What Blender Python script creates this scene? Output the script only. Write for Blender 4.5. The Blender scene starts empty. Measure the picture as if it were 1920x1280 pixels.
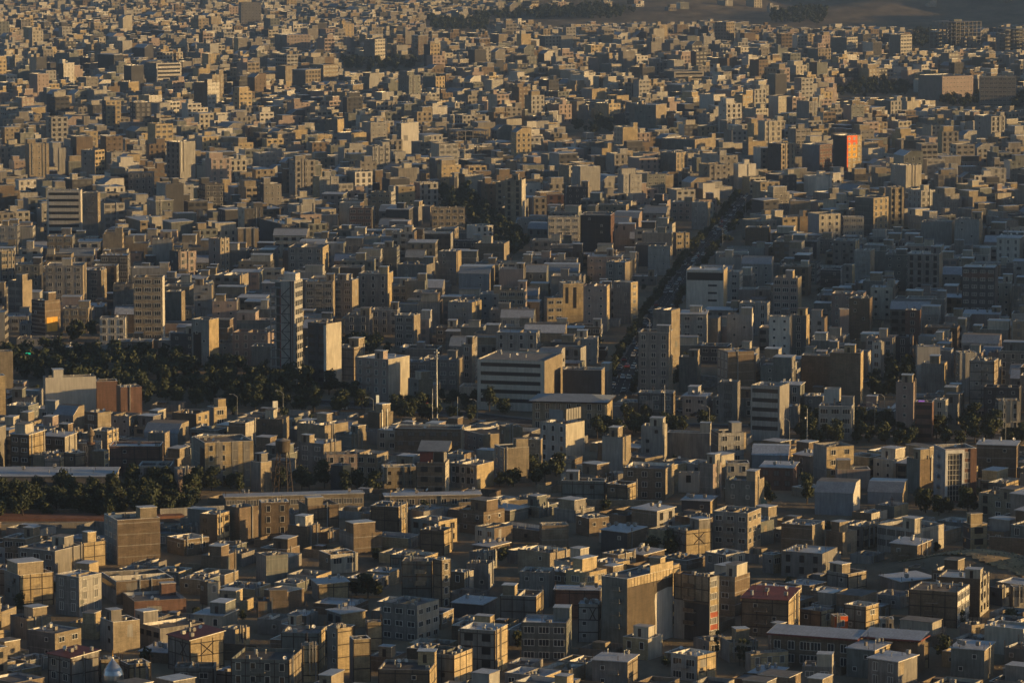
import bpy, math, random
from mathutils import Vector
random.seed(7)
R_ = random.Random(11)
sc = bpy.context.scene
# ------------------------------------------------------------------ camera, world, sun, exposure
F_PX = 8000.0; CAM_H = 200.0
PITCH = math.atan(960.0 / F_PX)
cam_d = bpy.data.cameras.new("camera"); cam = bpy.data.objects.new("camera", cam_d)
sc.collection.objects.link(cam)
cam_d.sensor_width = 36.0; cam_d.lens = F_PX / 1920.0 * 36.0
cam_d.clip_start = 5.0; cam_d.clip_end = 60000.0
cam.location = (0, 0, CAM_H); cam.rotation_euler = (math.pi / 2 - PITCH, 0, 0)
sc.camera = cam
SUN_EL = math.radians(7.5)
SUN_AZ = math.radians(97.5)          # clockwise from +Y (the viewing direction): from the right, a little behind
w = bpy.data.worlds.new("World"); sc.world = w; w.use_nodes = True
nt = w.node_tree; bg = nt.nodes["Background"]
sky = nt.nodes.new("ShaderNodeTexSky"); sky.sky_type = 'NISHITA'; sky.sun_disc = False
sky.sun_elevation = SUN_EL; sky.sun_rotation = SUN_AZ
sky.air_density = 1.0; sky.dust_density = 0.3; sky.ozone_density = 3.0
tint = nt.nodes.new("ShaderNodeVectorMath"); tint.operation = 'MULTIPLY'; tint.inputs[1].default_value = (1.15, 0.99, 0.87)
nt.links.new(sky.outputs[0], tint.inputs[0]); nt.links.new(tint.outputs[0], bg.inputs[0]); bg.inputs[1].default_value = 0.09
sd = bpy.data.lights.new("sun", 'SUN'); sd.energy = 5.0; sd.angle = math.radians(0.5); sd.color = (1.0, 0.635, 0.24)
sun = bpy.data.objects.new("sun", sd); sc.collection.objects.link(sun)
tosun = Vector((math.sin(SUN_AZ) * math.cos(SUN_EL), math.cos(SUN_AZ) * math.cos(SUN_EL), math.sin(SUN_EL)))
sun.rotation_euler = tosun.to_track_quat('Z', 'Y').to_euler()
sc.view_settings.view_transform = 'Standard'; sc.view_settings.look = 'None'
sc.view_settings.exposure = 0.62; sc.view_settings.gamma = 1.0
sc.render.engine = 'CYCLES'

col = sc.collection
CP, SP = math.cos(PITCH), math.sin(PITCH)
def proj(x, y, z):
    dep = y * CP + (CAM_H - z) * SP
    v = y * SP - (CAM_H - z) * CP
    return 960 + F_PX * x / dep, 640 - F_PX * v / dep, dep
def unproj(px, py, z=0.0):
    a = (px - 960) / F_PX; b = (640 - py) / F_PX
    dx, dy, dz = a, CP + b * SP, -SP + b * CP
    t = (z - CAM_H) / dz
    return dx * t, dy * t
def sm(a, b, t):
    t = max(0.0, min(1.0, (t - a) / (b - a))); return t * t * (3 - 2 * t)
MOUNDS = []
for (px, py, rx, ry, hh) in [(1790, 1078, 22, 26, 4.5), (1900, 1082, 22, 24, 4.0), (1000, 950, 22, 18, 1.2)]:
    x_, y_ = unproj(px, py); MOUNDS.append((x_, y_, rx, ry, hh))
def ground(x, y):
    z = 0.0
    for (mx, my, rx, ry, hh) in MOUNDS:
        q = ((x - mx) / rx) ** 2 + ((y - my) / ry) ** 2
        if q < 4: z += hh * math.exp(-q * 1.6)
    if y > 4100:                                           # foothills beyond the last houses
        side = sm(-100, 700, x)
        z += sm(4250, 7000, y) * 110 * (0.35 + 0.65 * side)
        z += sm(4300, 5200, y) * 9 * (math.sin(x * 0.012 + y * 0.004) + math.sin(x * 0.027 - y * 0.009 + 2)) * (0.3 + side)
    # added ridge, unseen right of the frame, shaped to shade the city's middle
    prof = 127 * sm(1250, 1560, y) * (1 - .62 * sm(1950, 2250, y)) + 30 * sm(3850, 4350, y) + 7 * math.sin(y * .012) + 4 * math.sin(y * .031 + 1)
    z += sm(620, 1000, x) * max(0, prof) * (1 - .5 * sm(1300, 3000, x)) * sm(900, 1300, y)
    return z

# ------------------------------------------------------------------ materials
MAT = {}
def newmat(name):
    m = bpy.data.materials.new(name); m.use_nodes = True
    return m, m.node_tree, m.node_tree.nodes["Principled BSDF"]
def surf(key, name, c, rough=0.85, var=0.25, streak=0.25, scale=0.35, spec=0.25, metal=0.0, brick=0.0, bump=0.0):
    m, t, p = newmat(name); N = t.nodes.new; L = t.links.new
    geo = N("ShaderNodeNewGeometry")
    n1 = N("ShaderNodeTexNoise"); n1.inputs["Scale"].default_value = scale; n1.inputs["Detail"].default_value = 6; n1.inputs["Roughness"].default_value = 0.65
    L(geo.outputs["Position"], n1.inputs["Vector"])
    mp = N("ShaderNodeMapping"); mp.inputs["Scale"].default_value = (1.6, 1.6, 0.16)
    L(geo.outputs["Position"], mp.inputs["Vector"])
    n2 = N("ShaderNodeTexNoise"); n2.inputs["Scale"].default_value = 1.1; n2.inputs["Detail"].default_value = 4
    L(mp.outputs[0], n2.inputs["Vector"])
    def rng(src, amt):
        r = N("ShaderNodeMapRange"); r.inputs["From Min"].default_value = 0.3; r.inputs["From Max"].default_value = 0.7
        r.inputs["To Min"].default_value = 1 - amt; r.inputs["To Max"].default_value = 1 + amt * 0.5
        L(src, r.inputs["Value"]); return r.outputs[0]
    a = N("ShaderNodeMath"); a.operation = 'MULTIPLY'
    L(rng(n1.outputs["Fac"], var), a.inputs[0]); L(rng(n2.outputs["Fac"], streak), a.inputs[1])
    last = a.outputs[0]
    if brick > 0:                                            # coursed texture
        mp2 = N("ShaderNodeMapping"); mp2.inputs["Scale"].default_value = (0.5, 0.5, 7.0); L(geo.outputs["Position"], mp2.inputs["Vector"])
        n3 = N("ShaderNodeTexNoise"); n3.inputs["Scale"].default_value = 1.0; n3.inputs["Detail"].default_value = 3; L(mp2.outputs[0], n3.inputs["Vector"])
        n4 = N("ShaderNodeTexNoise"); n4.inputs["Scale"].default_value = 3.0; n4.inputs["Detail"].default_value = 2; L(geo.outputs["Position"], n4.inputs["Vector"])
        b1 = N("ShaderNodeMath"); b1.operation = 'MULTIPLY'; L(last, b1.inputs[0]); L(rng(n3.outputs["Fac"], brick), b1.inputs[1])
        b2 = N("ShaderNodeMath"); b2.operation = 'MULTIPLY'; L(b1.outputs[0], b2.inputs[0]); L(rng(n4.outputs["Fac"], brick * 0.7), b2.inputs[1])
        last = b2.outputs[0]
    mx = N("ShaderNodeVectorMath"); mx.operation = 'SCALE'; mx.inputs[0].default_value = c[:3]
    L(last, mx.inputs["Scale"]); L(mx.outputs[0], p.inputs["Base Color"])
    oi = N("ShaderNodeObjectInfo"); ro = N("ShaderNodeMapRange"); ro.inputs["To Min"].default_value = .82; ro.inputs["To Max"].default_value = 1.12
    L(oi.outputs["Random"], ro.inputs["Value"]); mo = N("ShaderNodeMath"); mo.operation = 'MULTIPLY'; L(last, mo.inputs[0]); L(ro.outputs[0], mo.inputs[1]); L(mo.outputs[0], mx.inputs["Scale"])
    p.inputs["Roughness"].default_value = rough; p.inputs["Specular IOR Level"].default_value = spec
    p.inputs["Metallic"].default_value = metal
    if bump:
        bp = N("ShaderNodeBump"); bp.inputs["Strength"].default_value = bump; bp.inputs["Distance"].default_value = 0.1
        L(n1.outputs["Fac"], bp.inputs["Height"]); L(bp.outputs[0], p.inputs["Normal"])
    MAT[key] = m; return m
surf('t', "tan_brick", (.345, .29, .215), brick=.25, var=.34)
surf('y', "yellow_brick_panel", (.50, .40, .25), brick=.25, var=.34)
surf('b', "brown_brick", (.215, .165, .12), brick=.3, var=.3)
surf('r', "red_brick", (.20, .12, .095), brick=.2)
surf('g', "cement_render", (.255, .24, .225), var=.3, streak=.35)
surf('l', "light_grey_render", (.36, .35, .335), var=.2, streak=.3)
surf('c', "cream_plaster", (.46, .425, .36), var=.18, streak=.3)
surf('w', "white_stone", (.60, .57, .52), var=.12, streak=.2)
surf('p', "pink_stone", (.35, .28, .25), var=.15)
surf('d', "dark_cladding", (.085, .085, .09), var=.3)
surf('n', "grey_green_render", (.19, .2, .19), var=.3, streak=.35)
surf('u', "blue_grey_sheet", (.27, .3, .34), var=.2, rough=.55)
surf('o', "orange_panel", (.85, .16, .04), var=.1)
surf('e', "earth_brown_render", (.125, .10, .075), brick=.2, var=.3)
surf('rs', "red_spandrel", (.42, .12, .07), var=.15)
surf('m', "mud_brick", (.28, .22, .16), var=.35, brick=.25)
surf('steel', "steel_beam", (.05, .038, .035), rough=.7)
surf('cop', "pale_coping", (.74, .71, .65), var=.3, rough=.45, spec=.5)
surf('copd', "dull_coping", (.3, .28, .26), var=.3, rough=.7)
surf('foil', "aluminium_roof_sheet", (.56, .58, .62), rough=.42, metal=.35, var=.3, streak=.1, scale=.5, spec=.5)
surf('grav', "grey_roof_felt", (.19, .19, .195), var=.4, streak=.2, scale=.6)
surf('tar', "dark_tarred_roof", (.09, .088, .088), var=.5, streak=.1, scale=.5)
surf('dirt', "earth_roof", (.25, .205, .165), var=.4, streak=.1, scale=.5)
surf('redr', "red_sheet_roof", (.22, .07, .06), var=.25, rough=.6)
surf('sil', "silver_sheet_roof", (.5, .52, .56), rough=.5, metal=.2, var=.15, scale=.3)
surf('met', "grey_metal", (.42, .43, .44), rough=.45, metal=.5, var=.3)
surf('wh', "white_paint", (.72, .71, .68), rough=.5, var=.12)
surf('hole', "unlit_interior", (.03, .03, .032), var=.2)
surf('dome', "silver_dome_metal", (.62, .62, .62), rough=.28, metal=.9, var=.15, streak=.1, scale=1.5)
surf('gdome', "green_dome_tile", (.10, .17, .12), rough=.5)
surf('mban', "ochre_panel", (.75, .42, .08), var=.1)
def glassm(key, name, c, rough):
    m, t, p = newmat(name); p.inputs["Base Color"].default_value = (*c, 1); p.inputs["Roughness"].default_value = rough
    p.inputs["Specular IOR Level"].default_value = .6; MAT[key] = m
glassm('gl', "window_glass", (.028, .032, .038), .12)
glassm('k', "dark_curtain_wall", (.03, .033, .04), .2)
glassm('gl2', "curtained_glass", (.13, .13, .13), .3)
def emat(key, name, c, e):
    m, t, p = newmat(name); p.inputs["Base Color"].default_value = (*c, 1)
    p.inputs["Emission Color"].default_value = (*c, 1); p.inputs["Emission Strength"].default_value = e; MAT[key] = m
emat('lgreen', "lit_green_sign", (.02, .6, .3), .5); emat('lpurp', "lit_purple_sign", (.6, .2, .8), .3)
emat('lwarm', "lit_lamp", (1, .75, .4), .5); emat('lred', "lit_red_sign", (.8, .05, .04), .2)

# ------------------------------------------------------------------ mesh builder
class MB:
    __slots__ = ("v", "f", "m")
    def __init__(s): s.v = []; s.f = []; s.m = []
    def q(s, pts, m):
        n = len(s.v); s.v += pts; s.f.append(tuple(range(n, n + len(pts)))); s.m.append(m)
    def box(s, x0, x1, y0, y1, z0, z1, m, top=None, bottom=False, skip=""):
        n = len(s.v)
        s.v += [(x0, y0, z0), (x1, y0, z0), (x1, y1, z0), (x0, y1, z0), (x0, y0, z1), (x1, y0, z1), (x1, y1, z1), (x0, y1, z1)]
        fs = [("f", (0, 1, 5, 4)), ("r", (1, 2, 6, 5)), ("b", (2, 3, 7, 6)), ("l", (3, 0, 4, 7))]
        for k, f in fs:
            if k in skip: continue
            s.f.append(tuple(n + i for i in f)); s.m.append(m)
        if "t" not in skip: s.f.append((n + 4, n + 5, n + 6, n + 7)); s.m.append(top or m)
        if bottom: s.f.append((n + 3, n + 2, n + 1, n)); s.m.append(m)
    def ring(s, x0, x1, y0, y1, t, z0, z1, m, inner=None, outer=True):
        n = len(s.v); X0, X1, Y0, Y1 = x0 + t, x1 - t, y0 + t, y1 - t
        s.v += [(x0, y0, z0), (x1, y0, z0), (x1, y1, z0), (x0, y1, z0), (x0, y0, z1), (x1, y0, z1), (x1, y1, z1), (x0, y1, z1),
                (X0, Y0, z0), (X1, Y0, z0), (X1, Y1, z0), (X0, Y1, z0), (X0, Y0, z1), (X1, Y0, z1), (X1, Y1, z1), (X0, Y1, z1)]
        for i in range(4):
            j = (i + 1) % 4
            if outer: s.f.append((n + i, n + j, n + 4 + j, n + 4 + i)); s.m.append(m)
            s.f.append((n + 4 + i, n + 4 + j, n + 12 + j, n + 12 + i)); s.m.append(m)
            s.f.append((n + 8 + j, n + 8 + i, n + 12 + i, n + 12 + j)); s.m.append(inner or m)
    def cyl(s, cx, cy, z0, z1, r0, r1, m, k=10, cap=True):
        n = len(s.v)
        for i in range(k):
            a = 2 * math.pi * i / k; s.v.append((cx + r0 * math.cos(a), cy + r0 * math.sin(a), z0))
        for i in range(k):
            a = 2 * math.pi * i / k; s.v.append((cx + r1 * math.cos(a), cy + r1 * math.sin(a), z1))
        for i in range(k):
            j = (i + 1) % k; s.f.append((n + i, n + j, n + k + j, n + k + i)); s.m.append(m)
        if cap: s.f.append(tuple(n + k + i for i in range(k))); s.m.append(m)
    def lathe(s, cx, cy, prof, m, k=20):
        for (r0, z0), (r1, z1) in zip(prof[:-1], prof[1:]): s.cyl(cx, cy, z0, z1, max(r0, .001), max(r1, .001), m, k, False)
    def bar(s, p, q, r, m):
        p = Vector(p); q = Vector(q); d = (q - p); u = d.orthogonal().normalized() * r; v = d.cross(u).normalized() * r
        n = len(s.v)
        for c in (p, q):
            for a, b in ((1, 1), (-1, 1), (-1, -1), (1, -1)): s.v.append(tuple(c + u * a + v * b))
        for i in range(4):
            j = (i + 1) % 4; s.f.append((n + i, n + j, n + 4 + j, n + 4 + i)); s.m.append(m)
        s.f.append((n, n + 3, n + 2, n + 1)); s.m.append(m); s.f.append((n + 4, n + 5, n + 6, n + 7)); s.m.append(m)
    def add(s, o, loc, rz):
        c, sn = math.cos(rz), math.sin(rz); n = len(s.v); X, Y, Z = loc
        s.v += [(X + c * a - sn * b, Y + sn * a + c * b, Z + d) for a, b, d in o.v]
        s.f += [tuple(n + i for i in f) for f in o.f]; s.m += o.m
    def mesh(s, name, smooth=False):
        me = bpy.data.meshes.new(name); me.from_pydata(s.v, [], s.f)
        keys = []; idx = {}
        for k in s.m:
            if k not in idx: idx[k] = len(keys); keys.append(k)
        for k in keys: me.materials.append(MAT[k])
        me.polygons.foreach_set("material_index", [idx[k] for k in s.m])
        if smooth: me.polygons.foreach_set("use_smooth", [True] * len(s.f))
        me.update(); return me
def obj(name, data, parent=None, loc=(0, 0, 0), rz=0.0, smooth=False):
    if isinstance(data, MB): data = data.mesh(name, smooth)
    o = bpy.data.objects.new(name, data); col.objects.link(o)
    if parent is not None: o.parent = parent
    o.location = loc; o.rotation_euler = (0, 0, rz); return o
def tag(o, label, cat, group=None, kind=None):
    if label: o["label"] = label
    if cat: o["category"] = cat
    if group: o["group"] = group
    if kind: o["kind"] = kind
    return o
def copy_tree(o, parent=None):
    c = o.copy(); col.objects.link(c)
    if parent is not None: c.parent = parent
    for ch in list(o.children): copy_tree(ch, c)
    return c

# ------------------------------------------------------------------ ground, roads
def axis(lo, hi, brk):
    out = []; x = lo
    while x < hi:
        out.append(x)
        st = next(s for (b, s) in brk if x < b)
        x += st
    out.append(hi); return out
gx = axis(-14000, 14000, [(-3000, 1500), (-800, 200), (-160, 30), (160, 8), (1300, 30), (3000, 200), (1e9, 1500)])
gy = axis(-1500, 26000, [(900, 400), (1300, 8), (4000, 60), (6200, 25), (9000, 200), (1e9, 2500)])
V = [(x, y, ground(x, y)) for y in gy for x in gx]; nx = len(gx)
Fc = [(j * nx + i, j * nx + i + 1, (j + 1) * nx + i + 1, (j + 1) * nx + i) for j in range(len(gy) - 1) for i in range(nx - 1)]
m, t, p = newmat("dusty_ground"); N = t.nodes.new; L = t.links.new
geo = N("ShaderNodeNewGeometry"); n1 = N("ShaderNodeTexNoise"); n1.inputs["Scale"].default_value = .05; n1.inputs["Detail"].default_value = 10; n1.inputs["Roughness"].default_value = .7
mpg = N("ShaderNodeMapping"); mpg.inputs["Scale"].default_value = (1, .35, 1); L(geo.outputs["Position"], mpg.inputs["Vector"]); L(mpg.outputs[0], n1.inputs["Vector"])
cr = N("ShaderNodeValToRGB"); L(n1.outputs["Fac"], cr.inputs["Fac"])
cr.color_ramp.elements[0].position = .35; cr.color_ramp.elements[0].color = (.10, .088, .07, 1)
cr.color_ramp.elements[1].position = .68; cr.color_ramp.elements[1].color = (.33, .26, .175, 1)
L(cr.outputs[0], p.inputs["Base Color"]); p.inputs["Roughness"].default_value = .95; p.inputs["Specular IOR Level"].default_value = .1
bp = N("ShaderNodeBump"); bp.inputs["Strength"].default_value = .8; bp.inputs["Distance"].default_value = 1.5; L(n1.outputs["Fac"], bp.inputs["Height"]); L(bp.outputs[0], p.inputs["Normal"])
MAT['ground'] = m
surf('asph', "asphalt", (.035, .035, .037), var=.25, scale=.2); surf('pave', "pavement_slabs", (.2, .19, .18), var=.2)
surf('redearth', "red_earth", (.26, .13, .085), var=.35); surf('line', "road_paint", (.6, .6, .58), var=.2)
surf('bark', "tree_bark", (.10, .08, .06))
me = bpy.data.meshes.new("ground"); me.from_pydata(V, [], Fc); me.materials.append(MAT['ground'])
me.polygons.foreach_set("use_smooth", [True] * len(Fc))
g_ = obj("ground", me); g_["kind"] = "structure"

def ribbon(mb, pts, o0, o1, z0, z1, m):
    """strip along a polyline between lateral offsets o0..o1, as a slab"""
    L_ = []
    for i, pt in enumerate(pts):
        a = pts[max(0, i - 1)]; b = pts[min(len(pts) - 1, i + 1)]
        d = Vector((b[0] - a[0], b[1] - a[1])).normalized(); n = Vector((d.y, -d.x))
        L_.append(((pt[0] + n.x * o0, pt[1] + n.y * o0), (pt[0] + n.x * o1, pt[1] + n.y * o1)))
    for (a, b), (c, d) in zip(L_[:-1], L_[1:]):
        mb.q([(a[0], a[1], z1), (b[0], b[1], z1), (d[0], d[1], z1), (c[0], c[1], z1)], m)
        if z1 - z0 > .02:
            mb.q([(a[0], a[1], z0), (a[0], a[1], z1), (c[0], c[1], z1), (c[0], c[1], z0)], m)
            mb.q([(b[0], b[1], z1), (b[0], b[1], z0), (d[0], d[1], z0), (d[0], d[1], z1)], m)
AVE = [unproj(*q) for q in ((1160, 742), (1182, 690), (1236, 590), (1300, 496), (1362, 420), (1406, 366))]
BLVD = [unproj(*q) for q in ((560, 752), (760, 765), (1000, 792), (1330, 800), (1640, 812), (1980, 822))]
LANE = [unproj(*q) for q in ((-40, 985), (180, 985), (330, 975))]
def road(name, pts, half, walk):
    mb = MB(); ribbon(mb, pts, -half, half, 0, .03, 'asph'); obj(name, mb)["kind"] = "structure"
    mb = MB(); ribbon(mb, pts, -half - walk, -half, 0, .15, 'pave'); ribbon(mb, pts, half, half + walk, 0, .15, 'pave')
    obj("pavement", mb)["kind"] = "structure"
    mb = MB()
    for (a, b) in zip(pts[:-1], pts[1:]):
        A = Vector(a); B = Vector(b); n = int((B - A).length / 9)
        for i in range(n):
            P = A.lerp(B, i / n); Q = A.lerp(B, (i + .4) / n); ribbon(mb, [P, Q], -.1, .1, 0, .036, 'line')
            ribbon(mb, [P, Q], half * .5 - .08, half * .5 + .08, 0, .036, 'line'); ribbon(mb, [P, Q], -half * .5 - .08, -half * .5 + .08, 0, .036, 'line')
    obj("road_markings", mb)["kind"] = "structure"
road("avenue", AVE, 4.6, 1.6); road("boulevard", BLVD, 5.5, 2.0)
mb = MB(); ribbon(mb, LANE, -3.5, 3.5, 0, .03, 'asph'); obj("road", mb)["kind"] = "structure"
mb = MB(); pts = [unproj(*q) for q in ((-40, 972), (200, 972), (340, 966))]; ribbon(mb, pts, -5.5, 4.5, 0, .8, 'redearth'); obj("earth_bank", mb)["kind"] = "structure"

# ------------------------------------------------------------------ photo-plan bookkeeping (which lots are free, what must stay in view)
CS = 2.0; OX, OY = -900.0, 900.0; OW, OH = 900, 2400
occ = bytearray(OW * OH)
PC = 5; PW, PH = 1920 // PC, 1280 // PC
prot = [0.0] * (PW * PH)
def cells(cx, cy, phi, Lw, Rd, grow=0.0, step=1.6):
    c, s = math.cos(phi), math.sin(phi)
    nx_ = max(2, int((Lw + 2 * grow) / step) + 1); ny_ = max(2, int((Rd + 2 * grow) / step) + 1)
    for i in range(nx_ + 1):
        u = -Lw - grow + (Lw + 2 * grow) * i / nx_
        for j in range(ny_ + 1):
            v = -grow + (Rd + 2 * grow) * j / ny_
            x = cx + u * c + v * s; y = cy - u * s + v * c
            a = int((x - OX) / CS); b = int((y - OY) / CS)
            if 0 <= a < OW and 0 <= b < OH: yield b * OW + a
def occupied(*a, **k): return any(occ[i] for i in cells(*a, **k))
def occupy(*a, **k):
    for i in cells(*a, **k): occ[i] = 1
def corners(cx, cy, phi, Lw, Rd):
    c, s = math.cos(phi), math.sin(phi)
    return [(cx + u * c + v * s, cy - u * s + v * c) for u, v in ((0, 0), (-Lw, 0), (-Lw, Rd), (0, Rd))]
def protect(x0, x1, y0, y1, d):
    for b in range(max(0, int(y0 // PC)), min(PH, int(y1 // PC) + 1)):
        for a in range(max(0, int(x0 // PC)), min(PW, int(x1 // PC) + 1)):
            i = b * PW + a
            if prot[i] < d: prot[i] = d
def blocked(x0, x1, y0, y1, d, tol=0):
    n = 0
    for b in range(max(0, int(y0 // PC)), min(PH, int(y1 // PC) + 1)):
        for a in range(max(0, int((x0 + 2) // PC)), min(PW, int((x1 - 2) // PC) + 1)):
            if prot[b * PW + a] > d: n += 1
            if n > tol: return True
    return False
def inpoly(x, y, P):
    r = False; j = len(P) - 1
    for i in range(len(P)):
        if (P[i][1] > y) != (P[j][1] > y) and x < (P[j][0] - P[i][0]) * (y - P[i][1]) / (P[j][1] - P[i][1]) + P[i][0]: r = not r
        j = i
    return r
def occ_ribbon(pts, half):
    for a, b in zip(pts[:-1], pts[1:]):
        A = Vector(a); B = Vector(b); n = int((B - A).length / 1.5) + 1; d = (B - A).normalized(); nn = Vector((d.y, -d.x))
        for i in range(n + 1):
            P = A.lerp(B, i / n)
            for k in range(int(-half), int(half) + 1):
                Q = P + nn * k; a_ = int((Q.x - OX) / CS); b_ = int((Q.y - OY) / CS)
                if 0 <= a_ < OW and 0 <= b_ < OH: occ[b_ * OW + a_] = 1
def prot_ribbon(pts, half):
    for a, b in zip(pts[:-1], pts[1:]):
        A = Vector(a); B = Vector(b); n = int((B - A).length / 4) + 1; d = (B - A).normalized(); nn = Vector((d.y, -d.x))
        for i in range(n + 1):
            for k in (-half, -half / 2, 0, half / 2, half):
                Q = A.lerp(B, i / n) + nn * k; px, py, dep = proj(Q.x, Q.y, 0); protect(px, px, py, py, dep)
occ_ribbon(AVE, 7); occ_ribbon(BLVD, 7); occ_ribbon(LANE, 5)
prot_ribbon(AVE, 2)

exec_later = []
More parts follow.
